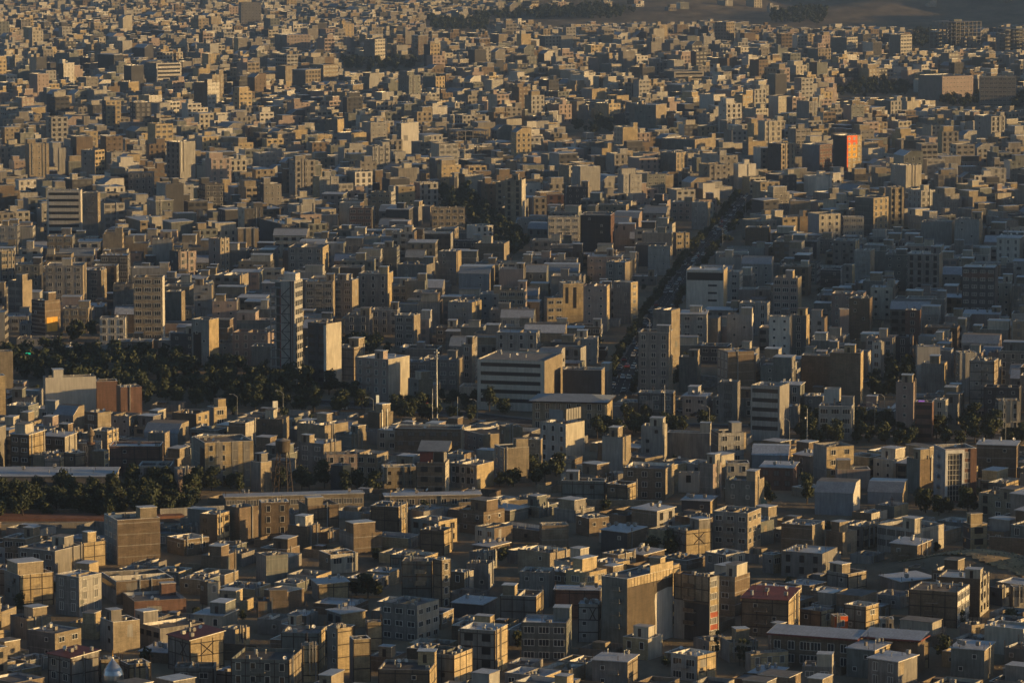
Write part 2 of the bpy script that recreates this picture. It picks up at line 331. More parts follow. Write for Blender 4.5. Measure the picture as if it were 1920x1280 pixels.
# ------------------------------------------------------------------ surveyed buildings
# left edge, front corner, right edge (photo columns), roof and visible foot (photo rows), left wall, right wall, features | label | short name
# w/W windows left/right, s/S strip windows, f/F steel frame right / both walls, h hut, H large upper storey, m sloped sheet front, r red roof,
# q silver roof, v gabled sheet roof, k openings (unfinished), x crossed brace, e<n> extra hidden metres, a<n> aspect percent
SURVEY = """
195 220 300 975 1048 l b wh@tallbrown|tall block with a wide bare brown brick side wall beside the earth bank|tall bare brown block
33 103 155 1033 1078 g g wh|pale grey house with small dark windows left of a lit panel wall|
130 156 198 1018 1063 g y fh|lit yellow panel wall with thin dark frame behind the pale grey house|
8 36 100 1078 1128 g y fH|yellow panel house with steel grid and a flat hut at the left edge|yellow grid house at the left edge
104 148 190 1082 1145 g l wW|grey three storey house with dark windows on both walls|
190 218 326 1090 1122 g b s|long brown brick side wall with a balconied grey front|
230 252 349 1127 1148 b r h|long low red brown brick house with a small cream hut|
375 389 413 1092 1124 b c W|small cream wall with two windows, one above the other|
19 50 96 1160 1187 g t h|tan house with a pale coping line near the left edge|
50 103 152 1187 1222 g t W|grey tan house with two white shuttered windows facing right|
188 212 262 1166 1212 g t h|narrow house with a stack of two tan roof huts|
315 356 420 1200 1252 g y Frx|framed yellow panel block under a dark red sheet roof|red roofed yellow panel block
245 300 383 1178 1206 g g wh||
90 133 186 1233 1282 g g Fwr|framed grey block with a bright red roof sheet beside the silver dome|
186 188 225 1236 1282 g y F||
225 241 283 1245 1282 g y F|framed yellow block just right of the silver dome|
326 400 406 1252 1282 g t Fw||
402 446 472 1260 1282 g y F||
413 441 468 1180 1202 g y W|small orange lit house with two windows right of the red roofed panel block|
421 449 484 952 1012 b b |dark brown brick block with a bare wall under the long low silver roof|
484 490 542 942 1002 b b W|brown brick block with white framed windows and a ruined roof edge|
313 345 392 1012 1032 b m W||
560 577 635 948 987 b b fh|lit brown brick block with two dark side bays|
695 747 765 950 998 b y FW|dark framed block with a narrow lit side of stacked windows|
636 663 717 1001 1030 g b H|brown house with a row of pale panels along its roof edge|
787 832 849 995 1030 b y F||
540 576 600 987 1022 b b h||
598 620 671 1040 1065 b c W|low cream house with four framed windows in a row|low cream four window house
480 499 540 1042 1085 g n |bare grey brick wall with a ragged roof edge|
753 810 815 1052 1120 n y F|dark framed slab tower with a thin lit edge|
812 828 845 1050 1122 b t FW||
845 871 888 1073 1103 b c w||
880 907 932 1036 1058 g c W||
874 916 927 1057 1095 g l |plain grey house with a pale narrow right wall|
585 597 654 1095 1117 g y fq|low yellow panel wall with dark posts under a pale roof|
495 535 570 1110 1132 b b ||
480 484 541 1127 1147 b m h||
715 782 823 1135 1192 g c Ww|cream block with two columns of dark balconies facing right|
848 905 930 1133 1150 d g q||
862 928 952 1182 1252 g y Fk|framed block with large black window openings and a yellow panelled side|framed block with black openings
613 632 661 1178 1250 g y f|tall yellow panel wall with a fine steel grid|tall yellow grid wall
655 662 695 1198 1266 g y f||
685 688 717 1166 1212 g y fk|yellow panel end wall with pairs of black openings|
527 597 610 1187 1246 n y F||
433 542 566 1237 1284 n t Fw|wide dark framed block at the bottom edge with a brick right wall|
565 567 597 1210 1250 g y f||
782 851 886 1228 1262 n y F|framed block with scaffold poles standing on its roof|
709 805 819 1256 1284 b y Fh||
613 640 685 1150 1168 g y kq|open roof shed with a bright white sheet roof and a ladder|
527 552 570 1172 1188 g t h||
1128 1176 1262 1085 1204 n e a40@heroA|left half of the tallest foreground block, brown brick wall with pale plaster patch|tallest foreground block
1264 1330 1347 1082 1192 b l a270@heroB|right half of the tallest foreground block, windows stacked over red panels|
1084 1123 1127 1132 1192 l t Fx|framed pale panel wall with a crossed brace|
974 1029 1040 1073 1127 g g w|grey house with a row of four small windows below its roof|
938 1005 1019 1118 1160 g y Fh||
1040 1124 1127 1106 1150 r r Fq|long brown framed hall with a pale roof strip|
1250 1286 1335 995 1036 g y Fxh|yellow panel block with a crossed brace and a yellow roof hut|yellow crossed brace block
1337 1402 1427 962 1032 g t wW|large plain grey block with a few tiny windows and a tan right wall|
1127 1176 1211 998 1028 d b q|dark house with a brown lit end wall behind a leafy tree|
1322 1361 1397 1040 1066 g c wW|low pale house with windows on its cream right wall|
1390 1478 1500 1125 1184 b y Fr|framed brown block with a dark red hip roof and a yellow end|
1258 1307 1343 1230 1266 l y fw|pale block with three small windows and a yellow cross framed end wall|
1110 1176 1196 1240 1276 g t fq|grey hall with a plain sheet roof below the tallest block|
978 1062 1072 1168 1226 n n wh|dark greenish grey rendered block with uneven roof edge|
1168 1215 1242 1198 1226 y c wh|cream house with an ochre band at the foot of the tallest block|
1300 1330 1375 1202 1214 g t W||
1350 1368 1422 1204 1230 g t Wh|brick house with two white windows and a roof hut|
1398 1408 1428 1226 1248 g y W||
1010 1016 1066 985 1020 b m ||
1080 1105 1142 972 996 b m W||
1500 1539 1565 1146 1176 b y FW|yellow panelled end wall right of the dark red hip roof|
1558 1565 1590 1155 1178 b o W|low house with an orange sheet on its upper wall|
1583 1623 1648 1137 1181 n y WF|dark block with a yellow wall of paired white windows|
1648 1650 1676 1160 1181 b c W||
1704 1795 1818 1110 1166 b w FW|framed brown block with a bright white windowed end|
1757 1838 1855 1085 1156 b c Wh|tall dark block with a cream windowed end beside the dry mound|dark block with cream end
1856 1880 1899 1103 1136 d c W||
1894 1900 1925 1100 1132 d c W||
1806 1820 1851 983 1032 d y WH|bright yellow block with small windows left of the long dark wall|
1645 1715 1770 992 1032 l c wh|white house with an ochre balcony panel and white roof awning|white house with ochre panel
1670 1720 1746 1022 1042 b b q||
1465 1542 1570 1038 1074 g g w|low grey hall with four small dark windows|
1430 1450 1465 1040 1074 g y W||
1465 1523 1546 985 1030 b t |dark house with a bare tan brick end|
1549 1580 1607 998 1030 b t h||
1783 1846 1864 1218 1264 n t q|dark grey block with a tan brick end and pale roof, lower right|
1800 1822 1846 1172 1188 g t W||
1675 1694 1742 1206 1242 g y f|yellow panel wall with a rooftop flue, right of the silver school roof|
1628 1684 1720 1240 1284 g g wq||
1504 1560 1566 1250 1284 g g wh||
1440 1465 1483 1192 1212 g c h||
1476 1497 1523 1224 1246 l c ||
1650 1690 1757 1090 1102 g g q||
1550 1590 1625 1076 1098 g t Fh||
72 85 180 708 757 l w h@whiteblock|pale stone block with a stepped roof and square hut left of the dark wood|pale stepped block
-30 -25 24 660 725 g t |tan blank wall cut by the left edge|
-25 -20 10 705 770 g y W||
178 181 220 715 750 b r ||
218 226 266 726 762 b r ||
362 384 475 830 906 g y W@apart|tan apartment block with four rows of windows and grey bands|tan apartment block
158 183 208 774 802 b t w||
100 137 158 764 792 u t m|house with a sloping blue grey roof and tan gable wall|
270 333 354 797 817 u t m||
323 368 392 776 792 b y W||
388 401 425 764 786 g y Wh||
277 309 318 812 850 n t ||
205 300 306 836 868 r b F|dark brick prayer hall with a framed wall behind the brick minaret|dark brick prayer hall
83 113 120 860 884 p y F||
120 140 160 850 882 b t F||
172 195 204 846 878 b y W||
260 320 326 873 902 l l w|white rendered house with two arched windows above the park trees|
326 333 368 880 906 p p W||
-20 213 232 893 908 g c q|long flat roofed pavilion behind the park trees|
506 552 567 527 697 w w @tower|tall unfinished white tower with open floors and zigzag bracing|tall open tower
577 612 640 607 706 d c s@tower2|narrow tower with a black and white window front and blank yellow lit side|lit yellow tower
624 663 684 652 692 g t Fh|framed grey block right of the yellow lit tower|
668 728 768 674 746 p c wh|four storey office with windows in front and a cream banded side|banded cream office
895 1021 1055 677 766 w t s@curve|pale office with long dark window bands and a tan ribbed end|pale banded office
1056 1128 1134 694 742 d t |dark brown blank hall with slanted sides right of the banded office|
998 1134 1166 754 782 t y w@hip|long two storey hall with overhanging grey roof and yellow lit end|
805 857 868 675 710 g t wh||
865 885 891 646 700 g t wh||
765 785 812 712 736 g t h||
557 609 653 798 824 t t h||
690 712 737 774 790 b t h||
480 530 542 786 814 b t h||
630 659 687 814 832 n t h||
740 864 870 804 840 b t w@longap|long brown apartment row with dark window bays and a tall stair block|
864 906 980 815 840 g t w||
782 835 842 868 917 b c k@school|tan building with tall framed windows under a red and yellow rooftop|red topped building
842 894 926 872 917 g y wk@school2|grey and ochre building with a tall glazed bay|
712 720 780 876 906 c t W||
560 607 640 832 862 g t wh||
606 612 670 852 882 g p W||
620 643 658 873 912 d y ||
470 489 509 867 897 g t h||
410 422 682 932 950 b t Wq@longlow|long low brick workshop with a pale flat roof under the water tower|long low workshop
714 722 902 930 944 b t Wq|second long low brick workshop, right of the leafy gap|
927 945 992 840 882 g t wh|tan brick block with a bare side wall and arched windows|
992 1014 1018 824 876 t t ||
895 921 960 798 814 l w W||
936 945 980 801 826 b t ||
1013 1061 1096 795 847 l c w@bill|grey block with a yellow lit blank side and framed sign panels on its roof|sign topped block
1202 1243 1251 799 843 l c h||
1251 1331 1334 812 844 g g h|long blank grey wall with a small lit roof hut|
1129 1168 1183 820 868 l t h||
1333 1347 1395 812 852 d l Wh|pale four storey house with a grey sloping top floor and paired windows|
1196 1262 1266 737 771 g t Fw||
1197 1254 1262 624 694 g t wh|tan grey block with twin dark window shafts at the foot of the avenue|
1224 1259 1275 582 622 g t ||
1273 1308 1314 670 714 n t h||
1345 1365 1414 660 732 g b w||
1347 1383 1388 717 777 g g w||
1408 1462 1480 724 792 l g s|pale curved block with white balcony bands|white balcony block
1137 1176 1195 909 942 b y F|small framed brown box house with a lit yellow end|
1169 1248 1264 879 927 b t w|brown block with two rows of windows and a tan lit end|
1053 1134 1138 902 936 n g Fh||
1312 1337 1353 870 926 g p Wh||
1360 1363 1405 868 896 g c W||
1272 1310 1313 887 914 w l w||
1360 1416 1433 902 956 n t wh||
1278 1332 1345 939 957 d y q||
1751 1772 1831 842 932 u r @modern|modern block with a white portal frame, dark glazing and a red edge|white portal block
1525 1550 1601 838 884 g y W@twoband|ochre block with two rows of grouped windows|ochre two row block
1528 1600 1613 908 957 u w m@blade|house with a sloping blue grey roof and a bright white gable wall|bright white gable house
1627 1693 1702 907 937 u y m||
1425 1487 1497 877 895 r r wq||
1410 1478 1482 838 872 u p m||
1680 1713 1717 717 792 p p wh|slim grey stone block with paired windows above the boulevard trees|
1716 1748 1751 754 794 r r s@redshop|red fronted shop with two glass bands under a lit sign|red shop
1750 1773 1778 750 792 c c w||
1845 1911 1915 727 772 d d Fw||
1866 1872 1914 752 786 d c W||
1503 1556 1559 667 722 b b ||
1556 1614 1619 662 727 b y h|large bare brown brick block with a thin lit edge|
1716 1720 1763 650 702 l w ||
1728 1771 1776 682 717 g y h||
1818 1864 1872 677 752 g t F||
1792 1800 1832 662 722 n l w||
1535 1597 1602 762 792 l l wh||
1545 1574 1577 730 762 w c ||
1460 1496 1500 762 793 g g w||
1635 1652 1658 642 697 w g w||
1832 1906 1912 835 872 b b q||
1562 1570 1632 880 906 p p h||
1700 1725 1752 862 917 n b h||
88 151 154 357 438 w w s@stripe|white office slab with long dark window bands|white striped office
154 183 188 362 442 g t ||
250 304 308 520 622 t w w@tan8|eight storey tan block with a column of dark windows|eight storey tan block
59 84 113 564 627 k b h@dark59|dark glass tower with a brown brick side bearing a yellow patch|dark glass tower with yellow patch
359 392 410 600 674 l y @glass|grey front with a black glass slot and a bright yellow side|
318 335 368 472 506 d p W|pink block with a tall dark strip and small square windows|pink block
391 413 430 448 502 p t wW||
443 446 485 429 460 g t ||
187 235 238 596 630 w w w|small white two storey house among dark trees|small white house
85 155 162 498 560 g t wh||
162 190 200 507 557 g t w||
212 249 252 532 572 g g w||
-10 2 28 472 532 g t fW||
15 42 60 527 582 g t wh||
363 397 401 535 582 l t h||
400 450 466 517 547 g t w||
310 340 347 547 597 n t ||
240 286 289 324 358 g g w||
312 337 366 267 342 g l w||
152 178 196 282 332 l y W||
806 810 872 390 424 g t W||
740 747 778 350 380 g y W||
655 697 702 390 428 r g w|dark red brick block with white windows in the middle distance|dark red windowed block
572 624 628 528 582 g t wh||
625 660 672 526 577 g t wh||
672 727 737 514 577 g y wh||
840 885 903 567 607 l y ||
740 776 788 592 637 g t w||
860 918 928 502 542 u t m||
822 856 865 472 517 g y ||
890 945 955 457 487 b t h||
540 605 616 464 507 g y w||
875 893 925 424 444 w w W||
745 800 818 497 522 g g h||
1088 1145 1152 404 467 k r F|dark glazed office with storey lines and a red brown right edge|dark glazed office
1024 1028 1087 407 447 g c W|cream office with three rows of dark windows|
1287 1357 1364 507 577 w y @slot|white block with a dark top floor and slot windows beside the avenue|white slotted block
1048 1056 1094 532 592 g y @ytower|yellow stair tower with two dark window strips|yellow stair tower
1020 1026 1056 559 602 g y W||
1215 1257 1261 462 512 l t ||
1262 1268 1293 437 477 g y W||
1297 1327 1332 380 428 l t w||
1150 1183 1196 530 602 g y W||
1094 1138 1143 537 602 p y w||
1363 1410 1413 590 637 l w h|plain light grey blank block right of the avenue|
1136 1172 1185 492 527 g t w||
1397 1441 1445 427 457 b b ||
998 1001 1025 370 407 g t W||
1024 1026 1057 365 387 g r W||
1603 1638 1666 372 427 n y W@hotel|yellow lit hotel wing with a sloped blue grey side|
1660 1668 1695 352 427 g y W|yellow lit hotel tower with rows of small windows|yellow lit hotel tower
1515 1536 1576 402 437 u c W||
1577 1581 1620 407 435 d c W||
1478 1482 1520 377 402 g t ||
1804 1866 1872 502 582 d d w@redband|dark tower with a dark red top band and small pale windows|dark tower with red band
1869 1912 1920 447 487 w g wq||
1702 1761 1768 477 537 g t wh||
1450 1496 1503 522 587 p y wh||
1442 1481 1484 594 662 w g w|white gridded block with rows of dark windows|white gridded block
1483 1512 1518 592 652 n y wh||
1602 1632 1640 470 517 l t ||
1562 1604 1612 452 490 g y w||
1727 1785 1790 417 452 l t ||
1790 1836 1843 412 457 l t h||
1592 1631 1636 560 617 b b ||
1572 1575 1592 580 622 g p ||
1697 1725 1728 582 627 r r w||
1580 1598 1603 497 537 g y w||
682 703 722 74 114 g c W|slim pale tower with five rows of windows, far upper middle|slim pale tower
580 606 634 122 152 n t W||
548 573 601 132 160 n t Wq||
520 535 556 124 155 n t W||
515 538 582 66 96 g p W||
1562 1588 1616 255 322 d y W@orange|tall block with a bright orange top and dark left wall|bright orange topped block
1440 1465 1491 270 322 d t W||
1504 1537 1560 272 322 u r W||
1722 1767 1825 144 182 g p W@inst|long grey brown institution with rows of small windows, left wing|long grey institution
1830 1838 1905 144 192 g g W|long grey institution, right wing with four rows of windows|
1743 1793 1840 40 90 g g @skel|concrete frame of an unfinished block with open floors, upper right|open concrete frame
1862 1912 1950 52 97 g g @skel|second open concrete frame cut by the right edge|
840 858 916 242 266 g l @skel|open concrete frame with lit columns in the middle distance|
272 293 340 119 150 n w S|stepped white block with long window bands, upper left|
1668 1689 1710 66 106 n c W||
1558 1588 1608 71 99 n c W||
1515 1534 1558 92 116 n t W||
1340 1362 1377 42 82 g t wW||
1090 1110 1135 167 187 l y ||
1128 1147 1167 121 142 n c W||
1190 1230 1250 197 240 n t h||
1238 1268 1290 287 322 n t W||
1245 1264 1320 135 152 n c S||
793 817 834 144 170 n y W||
633 659 687 250 272 u y ||
610 633 645 224 249 n y ||
224 241 260 154 176 n y ||
446 452 490 6 46 g g W|grey office tower with a grid of windows at the top edge|grey tower at the top edge
1048 1052 1075 68 92 g c w||
1240 1303 1342 262 280 n t h||
1008 1022 1055 68 92 n c W||
"""
# ------------------------------------------------------------------ window and part kits
WIN = {}
def window_mesh(wd, ht, fr, mull, split, glass='gl'):
    key = (wd, ht, fr, mull, split, glass)
    if key in WIN: return WIN[key]
    a, b = wd / 2, ht / 2; f = MB(); g = MB(); t_ = .09
    (g if split else f).q([(-a, -.03, -b), (a, -.03, -b), (a, -.03, b), (-a, -.03, b)], glass)
    f.box(-a - t_, a + t_, -.13, 0, -b - t_, -b, fr, bottom=True); f.box(-a - t_, a + t_, -.11, 0, b, b + t_, fr, bottom=True)
    f.box(-a - t_, -a, -.11, 0, -b, b, fr, skip="t"); f.box(a, a + t_, -.11, 0, -b, b, fr, skip="t")
    for i in range(mull):
        x = -a + wd * (i + 1) / (mull + 1); f.box(x - .05, x + .05, -.08, -.031, -b, b, fr, skip="tb")
    r = (f.mesh("window"), g.mesh("pane") if split else None); WIN[key] = r; return r
KINDS = [(1.5, 1.5, 1), (1.1, 1.7, 0), (2.4, 1.5, 2), (.9, .9, 0), (1.3, 2.0, 1), (1.9, 1.2, 1)]

def steel(mb, L, R, h, which, rnd, brace=False, pitch=3.6):
    t_ = .11; e = .05
    zs = []; z = h - .9
    while z > .5: zs.append(z); z -= 3.1
    if 'L' in which:
        n = max(1, round(L / pitch))
        for i in range(n + 1):
            x = -L * i / n; x = min(max(x, -L + t_), -t_); mb.box(x - t_, x + t_, -e, -.002, 0, h - .02, 'steel', skip="b")
        for z in zs: mb.box(-L, 0, -e * .6, -.002, z - .12, z + .12, 'steel', skip="b")
        if brace: mb.bar((-L * .45, -.03, zs[0]), (-L * .15, -.03, zs[0] - 3.1), .08, 'steel'); mb.bar((-L * .15, -.03, zs[0]), (-L * .45, -.03, zs[0] - 3.1), .08, 'steel')
    if 'R' in which:
        n = max(1, round(R / pitch))
        for i in range(n + 1):
            y = R * i / n; y = min(max(y, t_), R - t_); mb.box(.002, e, y - t_, y + t_, 0, h - .02, 'steel', skip="l")
        for z in zs: mb.box(.002, e * .6, 0, R, z - .12, z + .12, 'steel', skip="l")
        if brace: mb.bar((.03, R * .3, zs[0]), (.03, R * .7, zs[0] - 3.1), .09, 'steel'); mb.bar((.03, R * .7, zs[0]), (.03, R * .3, zs[0] - 3.1), .09, 'steel')

def gen(L, R, h, cl, cr, ft, rnd, lod):
    """parts of one building; local frame: front corner at the origin, left wall y=0 (x -L..0), right wall x=0 (y 0..R)"""
    P = []; wins = []
    pz = rnd.choice((.35, .55, .8, 1.0)); t_ = .25
    cb = rnd.choice((cl, cl, 'b', 'g'))
    mans = 'm' in ft; gab = 'v' in ft
    W = MB()
    hw = h - 2.6 if mans else h
    W.q([(-L, 0, -2), (0, 0, -2), (0, 0, hw), (-L, 0, hw)], cl)
    if mans:
        W.q([(0, 0, -2), (0, R, -2), (0, R, h), (0, min(4, R * .5), h), (0, 0, hw)], cr)
        W.q([(-L, R, -2), (-L, 0, -2), (-L, 0, hw), (-L, min(4, R * .5), h), (-L, R, h)], cb)
    else:
        W.q([(0, 0, -2), (0, R, -2), (0, R, h), (0, 0, h)], cr)
        W.q([(-L, R, -2), (-L, 0, -2), (-L, 0, h), (-L, R, h)], cb)
    W.q([(0, R, -2), (-L, R, -2), (-L, R, h), (0, R, h)], cb)
    rm = rnd.choice(('foil', 'foil', 'grav', 'grav', 'grav', 'tar', 'dirt'))
    if 'q' in ft: rm = 'sil'
    if 'r' in ft: rm = 'redr'
    RF = MB(); C = MB()
    if mans:
        k = min(4, R * .5); o = .15
        RF.q([(-L - o, -o, hw - .05), (o, -o, hw - .05), (o, k, h + .05), (-L - o, k, h + .05)], 'u' if rnd.random() < .6 else 'sil')
        RF.q([(-L - o, k, h + .05), (o, k, h + .05), (o, R, h + .05), (-L - o, R, h + .05)], rm)
        RF.q([(o, -o, hw - .05), (o, -o, hw - .25), (o, k, h - .15), (o, k, h + .05)], 'cop')
    elif 'r' in ft or 'q' in ft:
        o = .35; rz_ = h + .12
        s = rnd.uniform(.5, 1.4) if 'r' in ft else rnd.uniform(.1, .5)
        RF.q([(-L - o, -o, rz_), (o, -o, rz_), (o, R + o, rz_ + s), (-L - o, R + o, rz_ + s)], rm)
        RF.q([(-L - o, -o, rz_ - .2), (o, -o, rz_ - .2), (o, -o, rz_), (-L - o, -o, rz_)], rm)
        RF.q([(o, -o, rz_ - .2), (o, R + o, rz_ + s - .2), (o, R + o, rz_ + s), (o, -o, rz_)], 'cop')
        RF.q([(-L - o, R + o, rz_ + s - .1), (o, R + o, rz_ + s - .1), (o, -o, rz_ - .2), (-L - o, -o, rz_ - .2)], 'steel')
        W.q([(-L, R - .01, h), (-L, .01, h), (-L, R - .01, h + s)], cb); W.q([(0, 0.01, h), (0, R - .01, h), (0, R - .01, h + s)], cr)
        pz = 0
    else:
        W.ring(-L, 0, 0, R, t_, h - pz, h, cl, inner=rnd.choice((cl, 'cop', 'foil', 'l')), outer=False)
        RF.q([(-L + t_, t_, h - pz), (-t_, t_, h - pz), (-t_, R - t_, h - pz), (-L + t_, R - t_, h - pz)], rm)
        if rnd.random() < .75: C.ring(-L - .05, .05, -.05, R + .05, t_ + .08, h + .002, h + .07, rnd.choice(('cop', 'copd', 'copd', 'wh')))
    P.append(("wall", W, None)); P.append(("roof", RF, None))
    if C.v: P.append(("coping", C, None))
    if ('h' in ft or 'H' in ft or 'U' in ft) and not mans:
        if 'H' in ft: hx = L * rnd.uniform(.5, .8); hy = R * rnd.uniform(.5, .75); hh = 2.9
        elif 'U' in ft: hx = L * rnd.uniform(.35, .7); hy = R * rnd.uniform(.6, .98) - .01; hh = 2.9
        else: hx = min(L * .6, rnd.uniform(2.6, 4.5)); hy = min(R * .6, rnd.uniform(2.6, 5)); hh = rnd.uniform(2.2, 3.0)
        x1 = -.004 if rnd.random() < .45 else -rnd.uniform(t_ + .1, max(t_ + .2, L - hx - t_ - .1))
        y0 = rnd.choice((.004, rnd.uniform(t_ + .1, max(t_ + .2, R - hy - t_ - .1)), R - hy - t_ - .05))
        if 'U' in ft:
            x1 = -.004 if rnd.random() < .55 else -L + hx + .004; y0 = .004 if rnd.random() < .5 else R - hy - .006
        x0 = x1 - hx; y1 = y0 + hy; Hm = MB(); hc = rnd.choice((cl, cr, 'c', 't'))
        for q_, m_ in ((((x0, y0), (x1, y0)), hc), (((x1, y0), (x1, y1)), rnd.choice((cr, hc))), (((x1, y1), (x0, y1)), hc), (((x0, y1), (x0, y0)), hc)):
            (a, b), (c, d) = q_; Hm.q([(a, b, h - pz), (c, d, h - pz), (c, d, h + hh), (a, b, h + hh)], m_)
        if lod and rnd.random() < .6:
            dx = x0 + hx * .3; Hm.q([(dx, y0 - .01, h), (dx + .9, y0 - .01, h), (dx + .9, y0 - .01, h + 2), (dx, y0 - .01, h + 2)], 'steel')
        P.append(("stair_hut", Hm, None)); Hr = MB(); o = rnd.choice((.12, .25))
        Hr.box(x0 - o, x1 + o, y0 - o, y1 + o, h + hh + .002, h + hh + .16, rnd.choice(('cop', 'copd', 'foil')), top=rnd.choice(('foil', 'grav', 'sil')), bottom=True)
        P.append(("hut_roof", Hr, "stair_hut"))
        hutbox = (x0, x1, y0, y1)
    else: hutbox = (1, 1, 1, 1)
    if 'F' in ft or 'f' in ft:
        S = MB(); steel(S, L, R, hw, 'LR' if 'F' in ft else 'R', rnd, 'x' in ft); P.append(("steel_frame", S, None))
    elif rnd.random() < .3 and lod:                                     # ring beam lines
        z = hw - 1.0
        while z > 1: S = MB(); S.box(.002, .03, 0, R, z - .1, z + .1, 'copd', skip="l"); S.box(-L, 0, -.03, -.002, z - .1, z + .1, 'copd', skip="b"); P.append(("ring_beam", S, None)); z -= 3.1
    fr = rnd.choice(('wh', 'steel', 'wh', 'cop')); kd = rnd.choice(KINDS); gls = 'gl2' if rnd.random() < .25 else 'gl'
    def rows():
        z = hw - 1.75
        while z > 1.2: yield z; z -= 3.1
    if 's' in ft or 'S' in ft:
        B = MB()
        for z in rows():
            if 's' in ft: B.box(-L * .95, -L * .06, -.04, -.002, z - .65, z + .65, 'k', skip="b")
            if 'S' in ft: B.box(.002, .04, R * .06, R * .95, z - .65, z + .65, 'k', skip="l")
        P.append(("window_band", B, None))
    if 'k' in ft:
        B = MB()
        for z in rows():
            n = max(1, int(L / 3.4))
            for i in range(n): x = -L * (i + .5) / n; B.box(x - 1.1, x + 1.1, -.02, -.002, z - 1.0, z + .9, 'hole', skip="b")
        P.append(("opening", B, None))
    def put(face, a, z, kd_): wins.append((face, a, z, kd_, fr, gls))
    for z in rows():
        if 'w' in ft:
            n = max(1, int((L - .6) / rnd.choice((2.9, 3.4)) if False else (L - .6) / 3.1))
            for i in range(n):
                if lod == 0 and i > 4: break
                put('L', -L * (i + .5) / n, z, kd)
        if 'W' in ft:
            n = max(1, int((R - .4) / 3.0))
            for i in range(n):
                if lod == 0 and i > 4: break
                put('R', R * (i + .5) / n, z, kd)
    if lod:
        if rnd.random() < .4 and '!' not in ft:                           # flues and down pipes
            n_ = rnd.randint(1, 3)
            for _ in range(n_):
                S = MB()
                y = rnd.uniform(.6, R - .6); top_ = hw + rnd.uniform(.3, 1.2); S.box(.003, .3, y - .15, y + .15, rnd.uniform(0, hw * .4), top_, rnd.choice(('copd', 'met', 'l')), skip="l", bottom=True); P.append(("flue", S, None))
        if rnd.random() < .4 and '!' not in ft:                           # render repairs and patches
            S = MB()
            for _ in range(rnd.randint(1, 3)):
                a0 = rnd.uniform(.05, .6) * R; a1 = a0 + rnd.uniform(.12, .35) * R; z0_ = rnd.uniform(0, .6) * hw; z1_ = min(hw - .3, z0_ + rnd.uniform(1, 3.5)); k_ = rnd.choice(('g', 'l', 't', 'n'))
                S.q([(.006, a0, z0_), (.006, a1, z0_ + rnd.uniform(-.3, .3)), (.006, a1 + rnd.uniform(-.3, .3), z1_), (.006, a0 + rnd.uniform(-.3, .3), z1_ + rnd.uniform(-.4, .2))], k_)
                break
            P.append(("render_patch", S, None))
        if ('F' in ft or 'f' in ft or rnd.random() < .15) and rnd.random() < .6 and not mans:
            for _ in range(rnd.randint(3, 6)):
                S = MB(); x = -rnd.choice((.15, L - .15, rnd.uniform(.2, L - .2))); y = rnd.choice((.15, R - .15)); S.bar((x, y, h - .2), (x, y, h + rnd.uniform(.7, 1.8)), .05, 'steel'); P.append(("column_stub", S, None))
        if rnd.random() < .35 and not mans and 'q' not in ft and 'r' not in ft and L > 6 and R > 6:   # low dividing wall and pale sheet on the roof
            S = MB(); x = -L * rnd.uniform(.35, .65); S.box(x - .1, x + .1, t_ + .01, R - t_ - .01, h - pz + .004, h + rnd.uniform(.0, .5) - .05, rnd.choice((cl, 'cop', 't'))); P.append(("roof_divider", S, None))
    if lod and rnd.random() < .16 and L > 7 and hw > 6 and 's' not in ft:
        z = hw - 2.9; S_w = min(3.2, L * .35); x = -L * rnd.uniform(.55, .75)
        while z > 2.5: S = MB(); S.box(x, x + S_w, -1.1, -.003, z - .15, z, 'copd', bottom=True, skip="b"); S.box(x, x + S_w, -1.1, -1.0, z, z + .95, cl, skip=""); P.append(("balcony", S, None)); z -= 3.1
    # a few odd small openings on otherwise bare walls
    if lod and 'w' not in ft and 'k' not in ft and 's' not in ft and rnd.random() < .45:
        for z in list(rows())[:3]: put('L', -L * rnd.choice((.3, .7)), z, KINDS[3])
    if not mans and (lod or rnd.random() < .6):
        n = rnd.randint(3, 7) if lod else rnd.randint(0, 3)
        for _ in range(n):
            x = -rnd.uniform(.8, max(.9, L - 1.2)); y = rnd.uniform(.8, max(.9, R - 1.2))
            if hutbox[0] - 1 < x < hutbox[1] + 1 and hutbox[2] - 1 < y < hutbox[3] + 1: continue
            z = h - pz + (.6 if 'r' in ft or 'q' in ft else 0); K = MB(); r = rnd.random()
            if r < .4 or not lod:
                K.box(x - .45, x + .45, y - .45, y + .45, z + .2, z + 1.05, rnd.choice(('met', 'copd', 'copd', 'l')), bottom=True); K.box(x - .3, x + .3, y - .3, y + .3, z, z + .2, 'steel'); P.append(("roof_cooler", K, None))
            elif r < .6:
                K.cyl(x, y, z, z + rnd.uniform(.9, 1.2), .42, .42, rnd.choice(('met', 'copd', 'u')), 10); P.append(("water_tank", K, None))
            elif r < .8:
                K.cyl(x, y, z, z + 1.0, .09, .09, 'met', 6); K.cyl(x, y, z + .95, z + 1.12, .2, .2, 'met', 6); P.append(("vent_pipe", K, None))
            elif r < .92:
                K.bar((x, y, z), (x, y, z + .7), .04, 'steel')
                c = Vector((x, y, z + .9)); d = Vector((.4, -.7, .55)).normalized(); u = d.orthogonal().normalized(); v = d.cross(u); n0 = len(K.v)
                K.v.append(tuple(c - d * .15))
                for i in range(10): a = i * math.pi / 5; K.v.append(tuple(c + (u * math.cos(a) + v * math.sin(a)) * .5))
                for i in range(10): K.f.append((n0, n0 + 1 + i, n0 + 1 + (i + 1) % 10)); K.m.append('wh')
                P.append(("satellite_dish", K, None))
            else:
                K.bar((x, y, z), (x, y, z + rnd.uniform(2, 3.5)), .045, 'steel'); K.bar((x - .5, y, z + 1.9), (x + .5, y, z + 1.9), .03, 'steel'); P.append(("antenna", K, None))
    return P, wins

